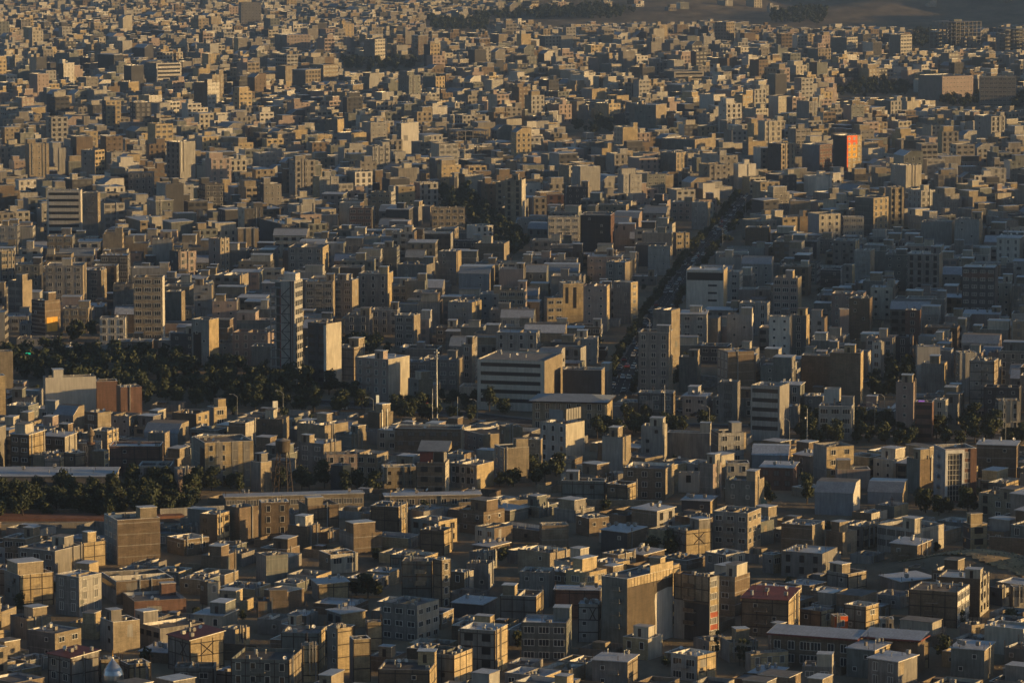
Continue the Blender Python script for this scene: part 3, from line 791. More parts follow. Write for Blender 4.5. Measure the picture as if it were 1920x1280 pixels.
# ------------------------------------------------------------------ place the surveyed buildings
class B_: pass
BLD = []; HERO = {}
def solve(xl, xc, xr, yt, yb, extra, asp):
    wl = max(1.5, xc - xl); wr = max(1.0, xr - xc)
    ph = math.atan2(wr * asp, wl); ph = min(max(ph, math.radians(6)), math.radians(86))
    x0, y0 = unproj(xc, yb); hv = CAM_H - y0 * ((yt - 640) / F_PX * CP + SP) / max(1e-6, (CP - (yt - 640) / F_PX * SP))
    h = max(3.0, hv + extra)
    cx, cy = unproj(xc, yt, h)
    az = math.atan2(cx, cy); phi = ph + az
    c, s = math.cos(phi), math.sin(phi)
    D0 = cy * CP + (CAM_H - h) * SP
    def ext(dx, dy, px):
        k = (px - 960) / F_PX; return (k * D0 - cx) / (dx - k * dy * CP)
    Lm = abs(ext(-c, s, xl)) if xc - xl > .5 else 0; Rm = abs(ext(s, c, xr)) if xr - xc > .5 else 0
    if Lm < 3: Lm = max(Lm, min(10, Rm * .6, ), 3)
    if Rm < 3: Rm = 10
    if ph > math.radians(76): Lm = min(Lm, 6 if wr / wl > 7 else 15)
    if ph < math.radians(12): Rm = min(Rm, 17)
    return cx, cy, phi, min(Lm, 70), min(Rm, 75), h
bad = 0
for ln in SURVEY.strip().splitlines():
    a_, lab, short = ln.split("|"); tk = a_.split()
    xl, xc, xr, yt, yv = [float(v) for v in tk[:5]]; cl, cr = tk[5], tk[6]; ft = tk[7] if len(tk) > 7 else ""
    hid = ""
    if "@" in ft: ft, hid = ft.split("@"); ft = "!" + ft
    fa = None
    if 'a' in ft: i_ = ft.index('a'); fa = int(ft[i_ + 1:]) / 100; ft = ft[:i_]
    b = B_(); b.xl, b.xc, b.xr, b.yt, b.yv = xl, xc, xr, yt, yv; b.cl, b.cr, b.ft, b.id = cl, cr, ft, hid
    b.label, b.short = lab.strip(), short.strip(); b.lm = True
    base = 1.5 if yv > 900 else (4.0 if yv > 350 else 3.0)
    best = None
    for ex in ((0,) if fa else (0, 2, -1.4, 4, 6, 9, -3, 12)):
        for asp in ((fa,) if fa else (1.0, 1.6, .65, 2.4)):
            s_ = solve(xl, xc, xr, yt, yv, base + ex, asp)
            nocc = sum(occ[i] for i in cells(*s_[:5], grow=-.6))
            sc_ = nocc * 3 + abs(ex) * .5 + abs(math.log(asp)) * 2 + max(0, s_[4] - 26) * .3 + max(0, s_[3] - 30) * .2
            if best is None or sc_ < best[0]: best = (sc_, s_, nocc)
    b.x, b.y, b.phi, b.L, b.R, b.h = best[1]
    if best[2] > 6: bad += 1
    if best[2] > 40 and not lab: continue
    occupy(b.x, b.y, b.phi, b.L, b.R, grow=.8)
    b.dep = proj(b.x, b.y, 0)[2]
    BLD.append(b)
for b in BLD:
    protect(b.xl + 2, b.xr - 2, b.yt + 2, b.yv - 4, b.dep - 4)
print("surveyed", len(BLD), "overlapping", bad)
MOUND_P = [unproj(*q) for q in ((1668, 1052), (1720, 1040), (1860, 1050), (1925, 1058), (1925, 1102), (1860, 1094), (1770, 1078), (1690, 1068))]
YARD_P = [[unproj(*q) for q in ((1270, 690), (1350, 690), (1360, 730), (1250, 735))]]

# ------------------------------------------------------------------ woods, park and street trees: regions on the ground
def P_(*q): return [unproj(*a) for a in q]
WOODS = [
 ("the dark wood left of the tall open tower", P_((-10, 668), (60, 662), (250, 676), (420, 694), (500, 708), (590, 728), (700, 748), (750, 764), (640, 778), (480, 768), (400, 766), (270, 762), (180, 745), (60, 715), (-10, 690)), 8.5, 1.0),
 ("the boulevard trees in front of the banded office", P_((740, 765), (880, 757), (960, 778), (1000, 795), (1200, 782), (1330, 795), (1345, 806), (1130, 826), (1090, 812), (1000, 800), (900, 790), (820, 792), (740, 790)), 6.6, .97),
 ("the boulevard trees below the red shop", P_((1400, 800), (1500, 782), (1640, 792), (1930, 800), (1930, 838), (1700, 838), (1500, 834), (1400, 822)), 6.6, .97),
 ("the park along the left edge", P_((-10, 914), (230, 922), (300, 905), (372, 925), (385, 958), (330, 968), (-10, 976)), 5.6, .97),
 ("the trees above the long low workshop", P_((340, 915), (480, 905), (720, 912), (735, 928), (560, 922), (340, 928)), 7, .9),
 ("the grove beside the tan brick block", P_((840, 905), (945, 890), (1060, 893), (1060, 905), (960, 922), (870, 915)), 7, .8),
 ("the diagonal wood in the middle distance", P_((826, 362), (876, 366), (925, 412), (990, 462), (980, 486), (940, 474), (890, 426), (830, 392)), 8, .95),
 ("the clump left of the banded cream office", P_((640, 652), (720, 640), (730, 665), (640, 680)), 8, .8),
 ("the trees round the small white house", P_((135, 632), (180, 628), (185, 640), (135, 645)), 7.5, .85),
 ("the trees behind the long retaining wall", P_((1420, 950), (1520, 940), (1520, 962), (1430, 970)), 7, .7),
 ("the trees at the foot of the white portal block", P_((1722, 945), (1812, 935), (1826, 962), (1730, 972)), 7, .85),
 ("the trees beside the avenue's foot", P_((1190, 715), (1275, 705), (1270, 728), (1200, 738)), 7, .8),
 ("the dark trees right of the bare brick block", P_((1640, 690), (1722, 690), (1700, 750), (1625, 752)), 8, .85),
]
FARW = [P_((1590, 165), (1705, 158), (1710, 180), (1570, 182)), P_((1440, 35), (1500, 25), (1560, 32), (1540, 48), (1450, 46)), 
        P_((1000, 28), (1160, 30), (1170, 40), (1010, 38)), P_((800, 40), (920, 42), (920, 60), (810, 58)),
        P_((1740, 180), (1925, 186), (1925, 205), (1760, 200)), P_((1720, 62), (1745, 60), (1745, 90), (1700, 92)),
        P_((640, 118), (790, 118), (780, 132), (640, 132)), P_((880, 38), (1160, 36), (1200, 30), (1100, 22), (900, 30)), P_((1065, 240), (1150, 232), (1150, 252), (1060, 252))]
woods_all = [w_[1] for w_ in WOODS] + FARW
for P in woods_all + YARD_P:
    xs = [p_[0] for p_ in P]; ys = [p_[1] for p_ in P]; x = min(xs)
    while x < max(xs):
        y = min(ys)
        while y < max(ys):
            if inpoly(x, y, P):
                px, py, dp = proj(x, y, 0); protect(px, px, py - 3, py, dp - 6)
                a, b = int((x - OX) / CS), int((y - OY) / CS)
                if 0 <= a < OW and 0 <= b < OH and not occ[b * OW + a]: occ[b * OW + a] = 2 if P in woods_all else 1
            y += 2.0
        x += 2.0
def mark_poly(P, v=1):
    xs = [p_[0] for p_ in P]; ys = [p_[1] for p_ in P]; x = min(xs)
    while x < max(xs):
        y = min(ys)
        while y < max(ys):
            if inpoly(x, y, P):
                a, b = int((x - OX) / CS), int((y - OY) / CS)
                if 0 <= a < OW and 0 <= b < OH and not occ[b * OW + a]: occ[b * OW + a] = v
                px, py, dp = proj(x, y, ground(x, y)); protect(px, px, py - 2, py, dp - 3)
            y += 1.6
        x += 1.6
mark_poly(MOUND_P)
mark_poly(P_((-10, 966), (195, 966), (195, 992), (-10, 994)))
mark_poly(P_((1010, 37), (1925, 20), (1925, 45), (1740, 52), (1420, 44), (1400, 40), (1010, 47)))
# named open spots: (px, py, radius metres)
SPOTS = {"minaret": (171, 884, 3), "dome": (1423, 958, 6), "mosque_dome": (212, 1296, 7), "tower_w": (530, 936, 6), "mast": (819, 786, 2)}
for k_, (px, py, r) in SPOTS.items():
    x, y = unproj(px, py); occupy(x + r, y - r, 0, 2 * r, 2 * r)
protect(160, 182, 822, 878, proj(*unproj(171, 884), 0)[2] - 3); protect(1404, 1438, 938, 956, proj(*unproj(1423, 958), 0)[2] - 3)
protect(195, 230, 1248, 1280, proj(*unproj(212, 1296), 0)[2] - 8); protect(512, 548, 832, 930, proj(*unproj(530, 936), 0)[2] - 3)

# ------------------------------------------------------------------ the rest of the city: districts of attached lots
def base_phi(px, py, rnd):
    if py > 830: return rnd.uniform(22, 50)
    if py > 450: return rnd.uniform(4, 13)
    if py > 340: return rnd.choice((rnd.uniform(6, 12), rnd.uniform(55, 75)))
    return rnd.uniform(46, 68)
seeds = []
rs = random.Random(5)
for j in range(16):
    d0 = 930 * (1.125 ** j)
    st = 120 + j * 14
    half = d0 * .13 + 160; n = int(2 * half / st) + 1
    for i in range(n + 1):
        x = -half + 2 * half * i / n + rs.uniform(-.3, .3) * st; y = d0 + rs.uniform(-.04, .04) * d0
        px, py, _ = proj(x, y, 0); seeds.append((x, y, math.radians(base_phi(px, py, rs)) + math.atan2(x, y) * .5))
def nearest_seed(x, y):
    bi, bd = 0, 1e18
    for i, s_ in enumerate(seeds):
        d = (s_[0] - x) ** 2 + (s_[1] - y) ** 2
        if d < bd: bd = d; bi = i
    return bi
near_pal = ["b", "b", "t", "t", "m", "g", "g", "y", "n", "l", "c"]
mid_pal = ["t", "g", "g", "g", "l", "n", "n", "b", "c", "p", "d", "l"]
far_pal = ["t", "g", "c", "l", "g", "p", "n", "b", "l", "d", "w", "y"]
nfill = 0; YARDS = []
for si, (sx, sy, ang) in enumerate(seeds):
    c, s = math.cos(ang), math.sin(ang); rnd = random.Random(1000 + si)
    far = sy > 2300
    dl = 9.5 if sy < 1500 else (11 if not far else 12)             # lot depth
    span = 260 + sy * .03
    rows_ = int(span * 2 / (dl * 2 + 3)) + 1; v = -span
    for r_ in range(rows_ * 2):
        u = -span + rnd.uniform(0, 8)
        while u < span:
            wlot = rnd.uniform(5.5, 12) if sy < 1500 else (rnd.uniform(8.5, 16) if not far else rnd.choice((rnd.uniform(6, 10), rnd.uniform(9, 17))))
            if rnd.random() < .07: wlot *= 2.2
            x = sx + u * c + v * s; y = sy - u * s + v * c; u += wlot
            if not (925 < y < 5400): continue
            px, py, dep = proj(x, y, 0)
            if px < -120 or px > 2040 or py > 1420: continue
            if nearest_seed(x, y) != si: continue
            depth = dl * rnd.uniform(.8, 1.0); off = rnd.uniform(0, dl - depth); Lw = wlot - .12; cx0, cy0 = x, y
            if rnd.random() < .035: YARDS.append((cx0, cy0, ang, Lw, dl)); continue                            # open courtyard
            cx, cy = x + off * s, y + off * c
            if py < 70 and px > 1000 and rnd.random() < sm(75, 25, py) * .95: continue
            if py < 95 and px > 1380 and rnd.random() < .5: continue
            if occupied(cx, cy, ang, Lw, depth, grow=-.35, step=1.9): continue
            r = rnd.random()
            if py > 900: fl = 1 if r < .42 else 2 if r < .84 else 3 if r < .96 else 4
            elif py > 760: fl = 2 if r < .45 else 3 if r < .85 else 4
            elif py > 440: fl = 2 if r < .15 else 3 if r < .6 else 4 if r < .92 else 5
            elif py > 70: fl = 1 if r < .12 else 2 if r < .42 else 3 if r < .72 else 4 if r < .88 else (5 if r < .96 else 7)
            else: fl = 1 if r < .3 else 2 if r < .8 else 3
            ok = False
            hj = rnd.uniform(.1, 1.0)
            while fl >= 1:
                h = fl * 3.1 + hj; cs_ = corners(cx, cy, ang, Lw, depth)
                pts = [proj(a, b_, z) for a, b_ in cs_ for z in (0, h)]
                X0 = min(q[0] for q in pts); X1 = max(q[0] for q in pts); Y0 = min(q[1] for q in pts); Y1 = max(q[1] for q in pts); D = min(q[2] for q in pts)
                if not blocked(X0, X1, Y0, Y1 - 3, D + 4, tol=(5 if py > 860 else 1)): ok = True; break
                fl -= 1
                if fl == 0 and hj != -.4: hj = -.4; fl = 1
            if not ok: YARDS.append((cx0, cy0, ang, Lw, dl)); continue
            if h < 3: r = 0
            b = B_(); b.x, b.y, b.phi, b.L, b.R, b.h = cx, cy, ang, Lw, depth, h; b.dep = dep
            pal = near_pal if py > 860 else mid_pal if py > 400 else far_pal
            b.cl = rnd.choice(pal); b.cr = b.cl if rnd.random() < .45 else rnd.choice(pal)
            ft = ""
            if ang % math.pi > .8:
                if rnd.random() < .75: ft += "W"
                if rnd.random() < .1: ft += "w"
            else:
                if rnd.random() < .68: ft += "w"
                if rnd.random() < .5: ft += "W"
            if rnd.random() < (.45 if py < 860 else .18): ft += "h"
            elif rnd.random() < .2: ft += "H"
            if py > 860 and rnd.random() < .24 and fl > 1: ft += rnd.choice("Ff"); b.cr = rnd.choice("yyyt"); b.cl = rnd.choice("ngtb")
            if py < 860 and rnd.random() < .09 and fl > 1: ft += "m"
            elif rnd.random() < .06: ft += "q"
            if fl >= 2 and not set("mqhH") & set(ft) and rnd.random() < (.45 if py < 860 else .22): ft += "U"; b.h -= 2.9
            if fl == 1 and (h < 3 or rnd.random() < .5): ft = ft.replace("h", "").replace("w", "").replace("W", "")
            if "m" in ft: ft = ft.replace("h", "").replace("H", "")
            b.ft = ft; b.id = ""; b.label = ""; b.short = ""; b.lm = False
            b.xl = min(proj(*q, h)[0] for q in cs_); b.xr = max(proj(*q, h)[0] for q in cs_); b.xc, b.yt, _ = proj(cx, cy, h); b.yv = proj(cx, cy, 0)[1]
            occupy(cx, cy, ang, Lw, depth, grow=-.3); BLD.append(b); nfill += 1
        v += dl + ((2.2 if sy < 1500 else 5.5) if r_ % 2 else .15)
print("filled", nfill)

# which show largest: painter's count
ids = {}
FW, FH = 960, 640
buf = [-1] * (FW * FH)
order = sorted(range(len(BLD)), key=lambda i: -BLD[i].dep)
for i in order:
    b = BLD[i]
    x0 = max(0, int(b.xl / 2)); x1 = min(FW, int(b.xr / 2)); y0 = max(0, int(b.yt / 2)); y1 = min(FH, int(b.yv / 2) + 8)
    if x1 <= x0: continue
    row = [i] * (x1 - x0)
    for yy in range(y0, y1): buf[yy * FW + x0: yy * FW + x1] = row
cnt = {}
for i in buf: cnt[i] = cnt.get(i, 0) + 1
for i, b in enumerate(BLD): b.vis = cnt.get(i, 0)
APT = [b for b in BLD if b.h > 7.4]; HSE = [b for b in BLD if b.h <= 7.4]
for Lst in (APT, HSE):
    Lst.sort(key=lambda b: -(b.vis + (1e5 if b.label or b.id else 0)))
    for k, b in enumerate(Lst): b.ind = k < 300 and (b.vis > 25 or b.lm)
IND = [b for b in BLD if b.ind]
print("individual buildings", len(IND), "apartments", sum(b.h > 7.4 for b in IND))

# ------------------------------------------------------------------ labels that single out
CN = dict(t="tan brick", y="yellow brick", b="brown brick", r="red brick", g="grey", l="light grey", c="cream", w="white", p="pinkish", d="dark", n="dull grey", u="blue grey", o="orange", k="dark glass", m="mud brick", e="earth brown")
NUM = ["", "one storey", "two storey", "three storey", "four storey", "five storey", "six storey", "seven storey", "eight storey"]
ORD = ["nearest", "second", "third", "fourth", "fifth", "sixth", "seventh", "eighth", "ninth", "tenth", "eleventh", "twelfth"] + ["far off"] * 60
ANCH = [b for b in IND if b.short]
for b in IND:
    if len(b.label.split()) > 16: print('LONG', b.label)
slots = {}
for b in IND:
    b.cx_, b.cy_ = (max(0, b.xl) + min(1920, b.xr)) / 2, b.yt + 10
    if b.label: continue
    best = sorted(ANCH, key=lambda a: ((a.xl + a.xr) / 2 - b.cx_) ** 2 + ((a.yt + 20 - b.cy_) * 1.4) ** 2)[0]
    dx = b.cx_ - (best.xl + best.xr) / 2; dy = b.cy_ - (best.yt + 20)
    dr = ("right of" if dx > 0 else "left of") if abs(dx) > abs(dy) * 1.2 else ("in front of" if dy > 0 else "behind")
    slots.setdefault((best.short, dr), []).append((dx * dx + dy * dy, id(b), b))
seen = set()
for (an, dr), lst in slots.items():
    lst.sort(key=lambda q: q[:2])
    loc = {}
    for _, _, b in lst:
        kind = "block" if b.h > 7.4 else "house"
        c1, c2 = CN[b.cl], CN[b.cr]
        d = f"{c1} {kind}" if c1 == c2 else f"{c1} {kind} with {c2} side"
        if b.h > 9: d = NUM[min(8, int(b.h / 3.1))] + " " + d
        elif b.h < 4.6: d = "low " + d
        if "F" in b.ft or "f" in b.ft: d = "steel framed " + d
        elif "r" in b.ft and b.cl != 'r': d = "red roofed " + d
        elif "m" in b.ft: d = "slope topped " + d
        k = loc.get(d, 0); loc[d] = k + 1; b.base_label = d; b.k = k; b.an = an; b.dr = dr
    for _, _, b in lst:
        if loc[b.base_label] > 1: s_ = f"{b.base_label}, {ORD[b.k]} such {b.dr} the {b.an}"
        else: s_ = f"{b.base_label} {b.dr} the {b.an}"
        w_ = s_.split()
        if len(w_) > 16: s_ = s_.replace(" storey", "").replace("brick ", "", 1); w_ = s_.split()
        if len(w_) > 16: s_ = s_.replace(" with " + CN[b.cr] + " side", ""); w_ = s_.split()
        if s_ in seen:
            ad = "wide " if b.L + b.R > 26 else "narrow "
            s_ = ad + s_
            while s_ in seen: s_ = "small " + s_
        if len(s_.split()) > 16: s_ = s_.replace(", " + ORD[b.k] + " such", "")
        seen.add(s_); b.label = " ".join(s_.split()[:16])

# ------------------------------------------------------------------ build them
def skeleton(L, R, h):
    P = []; S = MB(); Cc = MB(); z = 3.3; nx_ = max(2, int(L / 5)); ny_ = max(2, int(R / 5))
    while z <= h + .1: S.box(-L, 0, 0, R, z - .3, z, 'g', top='copd', bottom=True); z += 3.3
    for i in range(nx_ + 1):
        for j in range(ny_ + 1):
            x = -.25 - (L - .5) * i / nx_; y = .25 + (R - .5) * j / ny_; Cc.box(x - .2, x + .2, y - .2, y + .2, -1, z - 3.6, 'l', skip="t")
    K = MB(); K.box(-L * .6, -L * .4, R * .35, R * .65, 0, z - 1.5, 'n')
    return [("floor_slabs", S, None), ("column", Cc, None), ("lift_core", K, None)], []
def special(b, P, wins):
    L, R, h = b.L, b.R, b.h; M_ = MB(); nm = None
    if b.id == "heroA":
        nm = "plaster_patch"; P2 = MB()
        z1 = h - 4.6; P2.q([(.012, R * .60, 0), (.012, R - .05, 0), (.012, R - .05, z1), (.012, R * .88, z1 + .2), (.012, R * .66, z1 - .4), (.012, R * .61, z1 - .8), (.012, R * .595, z1 * .8), (.012, R * .62, z1 * .4)], 'w'); P.append((nm, P2, None))
        T = MB(); T.box(-.30, 0.035, R * .5, R - .02, h + .002, h + 1.9, 'y'); P.append(("parapet_panels", T, None)); Q = MB(); z = 0
        for i in range(15): y = .3 + (R - .5) * i / 14; Q.box(.002, .05, y - .05, y + .05, h - (2.2 if y < R * .55 else 3.4), h, 'steel', skip="l")
        Q.box(.002, .04, 0, R, h - 2.3, h - 2.15, 'steel', skip="l"); P.append(("steel_frame", Q, None))
        Y = MB(); Y.q([(.006, 0, h - 2.2), (.006, R, h - 2.2), (.006, R, h), (.006, 0, h)], 'y'); P.append(("upper_panels", Y, None))
    elif b.id == "heroB":
        P2 = MB(); z1 = h - 6.6; P2.q([(-L + .05, -.012, 0), (-L * .70, -.012, 0), (-L * .69, -.012, z1 * .6), (-L * .71, -.012, z1), (-L + .05, -.012, z1 + .1)], 'l'); P.append(("plaster_patch", P2, None))
        D_ = MB(); D_.q([(-L * .70, -.014, 0), (0, -.014, 0), (0, -.014, z1 - .3), (-L * .70, -.014, z1 - .3)], 'd'); P.append(("dark_render", D_, None))
        D2 = MB(); D2.q([(-L * .70, -.02, h - 6.4), (0, -.02, h - 6.4), (0, -.02, h - .1), (-L + .02, -.02, h - .1), (-L + .02, -.02, z1 + .2), (-L * .70, -.02, z1 + .2)], 't'); P.append(("upper_panels", D2, None))
        Q = MB()
        for i in range(6): x = -L + .1 + (L - .2) * i / 5; Q.box(x - .09, x + .09, -.07, -.022, h - 6.4, h - .05, 'steel', skip="b")
        for z in (h - 3.3, h - 6.3): Q.box(-L, 0, -.06, -.023, z - .12, z + .12, 'steel', skip="b")
        P.append(("steel_frame", Q, None))
        z = h - 1.8; k = 0; Rp = MB()
        while z > 1: Rp.box(.01, .06, .3, R - .3, z - 2.3, z - .95, 'y' if k < 2 else 'rs', skip="l"); wins.append(('R', R * .5, z, (2.2, 1.5, 1), 'wh', 'gl2')); wins.append(('R', R * .18, z, (.9, 1.5, 0), 'wh', 'gl')); z -= 3.1; k += 1
        P.append(("spandrel_panel", Rp, None))
        E = MB(); E.box(.01, .2, 0, .25, 0, h, 'c', skip="l"); E.box(.01, .2, R - .25, R, 0, h, 'c', skip="l"); P.append(("edge_pilaster", E, None))
    elif b.id == "tower":
        P.clear(); n = int(h / 3.2); xo = -L * .56; D_ = MB()
        for i in range(1, n + 1): D_.box(-L, xo - .01, 0, R, i * 3.2 - .35, i * 3.2, 'g', top='copd', bottom=True)
        P.append(("floor_slabs", D_, None)); K = MB(); K.box(-L + .8, xo - .02, 3.5, R - .5, 0, h - 1, 'n'); P.append(("core_wall", K, None))
        Cc = MB()
        for x in (-L + .2, -L * .78, xo - .25):
            for y in (.22, R - .22): Cc.box(x - .2, x + .2, y - .2, y + .2, 0, n * 3.2, 'redr' if x > -L * .6 else 'l')
        P.append(("column", Cc, None)); W_ = MB(); W_.box(xo, 0, 0, R, -1, h, 'l', top='cop'); P.append(("wall", W_, None))
        Z = MB(); z = .2; k = 0; xa, xb = -L * .54, -L * .2
        while z + 3.2 < h: 
            Z.bar((xa, -.08, z), (xb, -.08, z + 3.2), .09, 'steel') if k % 2 == 0 or z > h - 7 else Z.bar((xb, -.08, z), (xa, -.08, z + 3.2), .09, 'steel')
            Z.box(xa, xb, -.1, -.01, z - .1, z + .1, 'steel', skip="b"); z += 3.2; k += 1
        P.append(("zigzag_brace", Z, None)); Q = MB(); Q.box(xb + .1, xb + .5, -.1, -.01, 0, h, 'steel', skip="b"); Q.box(-.9, -.6, -.1, -.01, 0, h, 'redr', skip="b"); P.append(("steel_strip", Q, None))
        wins.clear(); z = h - 1.9
        while z > 1.5:
            for a in (.18, .42, .66, .88): wins.append(('R', R * a, z, (1.6, 2.0, 0), 'wh', 'gl'))
            z -= 3.2
        T = MB(); T.box(-L * .5, -.3, R * .25, R * .8, h + .002, h + 2.4, 'w', top='foil'); P.append(("stair_hut", T, None))
        O = MB(); O.box(-L, xo, 0, .3, h - .6, h + .3, 'w'); O.box(-L, xo, R - .3, R, h - .6, h + .3, 'w'); P.append(("parapet", O, None))
    elif b.id == "tower2":
        D_ = MB(); D_.box(-L * .62, -L * .42, -.15, -.05, 0, h - .5, 'd', skip="b"); P.append(("dark_strip", D_, None)); C_ = MB(); C_.box(-1.2, 0, -.12, -.045, 0, h - .5, 'w', skip="b"); P.append(("white_fin", C_, None))
    elif b.id == "modern":
        D_ = MB(); D_.box(.02, .10, R * .0, R * .55, .5, h - 1.2, 'k', skip="l"); P.append(("curtain_wall", D_, None))
        Wf = MB(); Wf.box(.02, .5, 0, .8, 0, h - .2, 'wh', skip="l"); Wf.box(.02, .5, R * .53, R * .53 + .8, 0, h - .2, 'wh', skip="l"); Wf.box(.02, .5, .801, R * .53 - .001, h - 1.3, h - .2, 'wh', skip="l", bottom=True); P.append(("portal_frame", Wf, None))
        Mu = MB(); z = 2
        while z < h - 1.5: Mu.box(.11, .16, .9, R * .5, z, z + .12, 'cop', skip="l"); z += 1.55
        for i in range(1, 5): y = R * .5 * i / 5 + .5; Mu.box(.11, .16, y - .06, y + .06, .6, h - 1.4, 'cop', skip="l")
        P.append(("mullions", Mu, None)); Rd = MB(); Rd.box(.02, .3, R * .80, R, 0, h - .1, 'r', skip="l"); P.append(("red_pier", Rd, None))
        z = h - 2
        while z > 2: wins.append(('R', R * .69, z, (2.4, 1.7, 2), 'wh', 'gl2')); z -= 3.1
        G = MB(); G.box(-L + .3, -.4, -.08, -.01, .5, h - 1, 'u', skip="b"); P.append(("glazed_side", G, None))
    elif b.id == "orange":
        O = MB(); O.box(.02, .15, 0, .9, 0, h, 'o', skip="l"); O.box(.004, .025, .9, R * .7, h - 5, h, 'o', skip="l"); P.append(("orange_panel", O, None))
        Y = MB(); Y.box(.004, .025, .91, R * .7, h - 13, h - 5.01, 'mban', skip="l"); P.append(("yellow_panel", Y, None))
    elif b.id == "dark59":
        O = MB(); O.box(.01, .1, R * .1, R * .8, h * .3, h * .62, 'mban', skip="l"); P.append(("yellow_patch", O, None))
        G = MB(); z = 2
        while z < h: G.box(-L, 0, -.06, -.002, z, z + .3, 'copd', skip="b"); z += 1.6
        P.append(("glazing_bars", G, None))
    elif b.id == "glass":
        G = MB(); G.box(-L * .9, -L * .45, -.05, -.01, 1, h * .75, 'k', skip="b"); P.append(("glass_slot", G, None))
    elif b.id == "tan8":
        G = MB(); G.box(.01, .1, 0, R, 0, h, 'w', skip="l"); P.append(("white_edge", G, None))
    elif b.id == "slot":
        G = MB(); G.box(-L + .3, -.3, -.05, -.01, h - 4.2, h - 1.0, 'k', skip="b"); z = h - 6.2
        while z > 1: G.box(-L * .42, -L * .18, -.05, -.01, z - .5, z + .3, 'k', skip="b"); z -= 3.1
        P.append(("window_band", G, None)); wins.clear()
    elif b.id == "ytower":
        G = MB(); G.box(.01, .06, R * .12, R * .26, h - 8, h - 1.5, 'k', skip="l"); G.box(.01, .06, R * .5, R * .66, h - 10, h - 1.5, 'k', skip="l"); P.append(("window_strip", G, None))
    elif b.id == "redband":
        G = MB(); G.box(-L * .96, -L * .04, -.02, -.005, h - 4.6, h - 1.9, 'r', skip="b"); P.append(("red_band", G, None))
    elif b.id == "redshop":
        G = MB(); z = h - 2
        G.box(-L * .8, -L * .45, -.5, -.4, h + .2, h + .6, 'lpurp', bottom=True); P.append(("lit_sign", G, None))
    elif b.id == "bill":
        G = MB()
        for (a, c_, d, e) in ((-L * .7, -L * .15, .6, .8), ): G.box(a, c_, d, e, h + 1, h + 4.2, 'u', bottom=True)
        G.box(-.9, -.6, .8, R * .9, h + 1, h + 4.6, 'l', bottom=True)
        for x in (-L * .7, -L * .4, -.8):
            for y in (.7, R * .8): G.bar((x, y, h - .5), (x, y, h + 4.5), .08, 'steel')
        for i in range(7): y = .8 + (R * .9 - .8) * i / 6; G.bar((-.55, y, h + 1), (-.55, y, h + 4.7), .06, 'steel')
        P.append(("sign_panels", G, None))
    elif b.id == "hip":
        o = 1.1; z = h + .05; G = MB(); pr = [(-L - o, -o), (o, -o), (o, R + o), (-L - o, R + o)]
        e = [(x, y, z) for x, y in pr]; t1 = (-L + R * .4, R * .5, z + 1.5); t2 = (-R * .35, R * .5, z + 1.5)
        G.q([e[0], e[1], t2, t1], 'u'); G.q([e[1], e[2], t2], 'u'); G.q([e[2], e[3], t1, t2], 'u'); G.q([e[3], e[0], t1], 'u')
        e2 = [(x, y, z - .45) for x, y in pr]
        for i in range(4): j = (i + 1) % 4; G.q([e2[i], e2[j], e[j], e[i]], 'steel')
        G.q(e2[::-1], 'steel')
        P[:] = [q for q in P if q[0] in ("wall",)]; P.append(("roof", G, None))
    elif b.id == "school":
        G = MB(); G.box(-L * .92, -.6, 1.2, min(R - .5, 8), h - .3, h + 3.4, 'g'); P.append(("upper_storey", G, None))
        Q = MB(); Q.box(-L * .92, -L * .45, 1.12, 1.19, h + .1, h + 3.2, 'redr', skip="b"); Q2 = MB(); Q2.box(-L * .42, -.9, 1.12, 1.19, h + .2, h + 3.0, 'gl', skip="b"); P.append(("red_panel", Q, None)); P.append(("large_window", Q2, None))
        T = MB(); T.q([(-L, .6, h + 3.5), (.8, .6, h + 3.5), (.8, 9, h + 5.6), (-L, 9, h + 5.6)], 'u'); T.q([(-L, 9, h + 5.4), (.8, 9, h + 5.4), (.8, .6, h + 3.3), (-L, .6, h + 3.3)], 'u')
        T.q([(.8, .6, h + 3.4), (.8, 9, h + 3.4), (.8, 9, h + 5.6)], 'y'); P.append(("roof_canopy", T, None))
    elif b.id == "apart":
        G = MB()
        for a in (.30, .62, .86): G.box(.01, .12, R * a - 1.0, R * a + 1.0, 0, h, 'g', skip="l")
        P.append(("grey_band", G, None)); E = MB(); E.box(-L * .4, -.3, -.1, -.01, 2, h - 2, 'k', skip="b"); P.append(("dark_bay", E, None))
    elif b.id == "curve":
        pass
    elif b.id == "tallbrown":
        pass
GRP_A, GRP_H = "blocks of flats across the city", "low houses across the city"
stuff = {}
def add_stuff(key): return stuff.setdefault(key, MB())
ST = MB()
nwin = 0
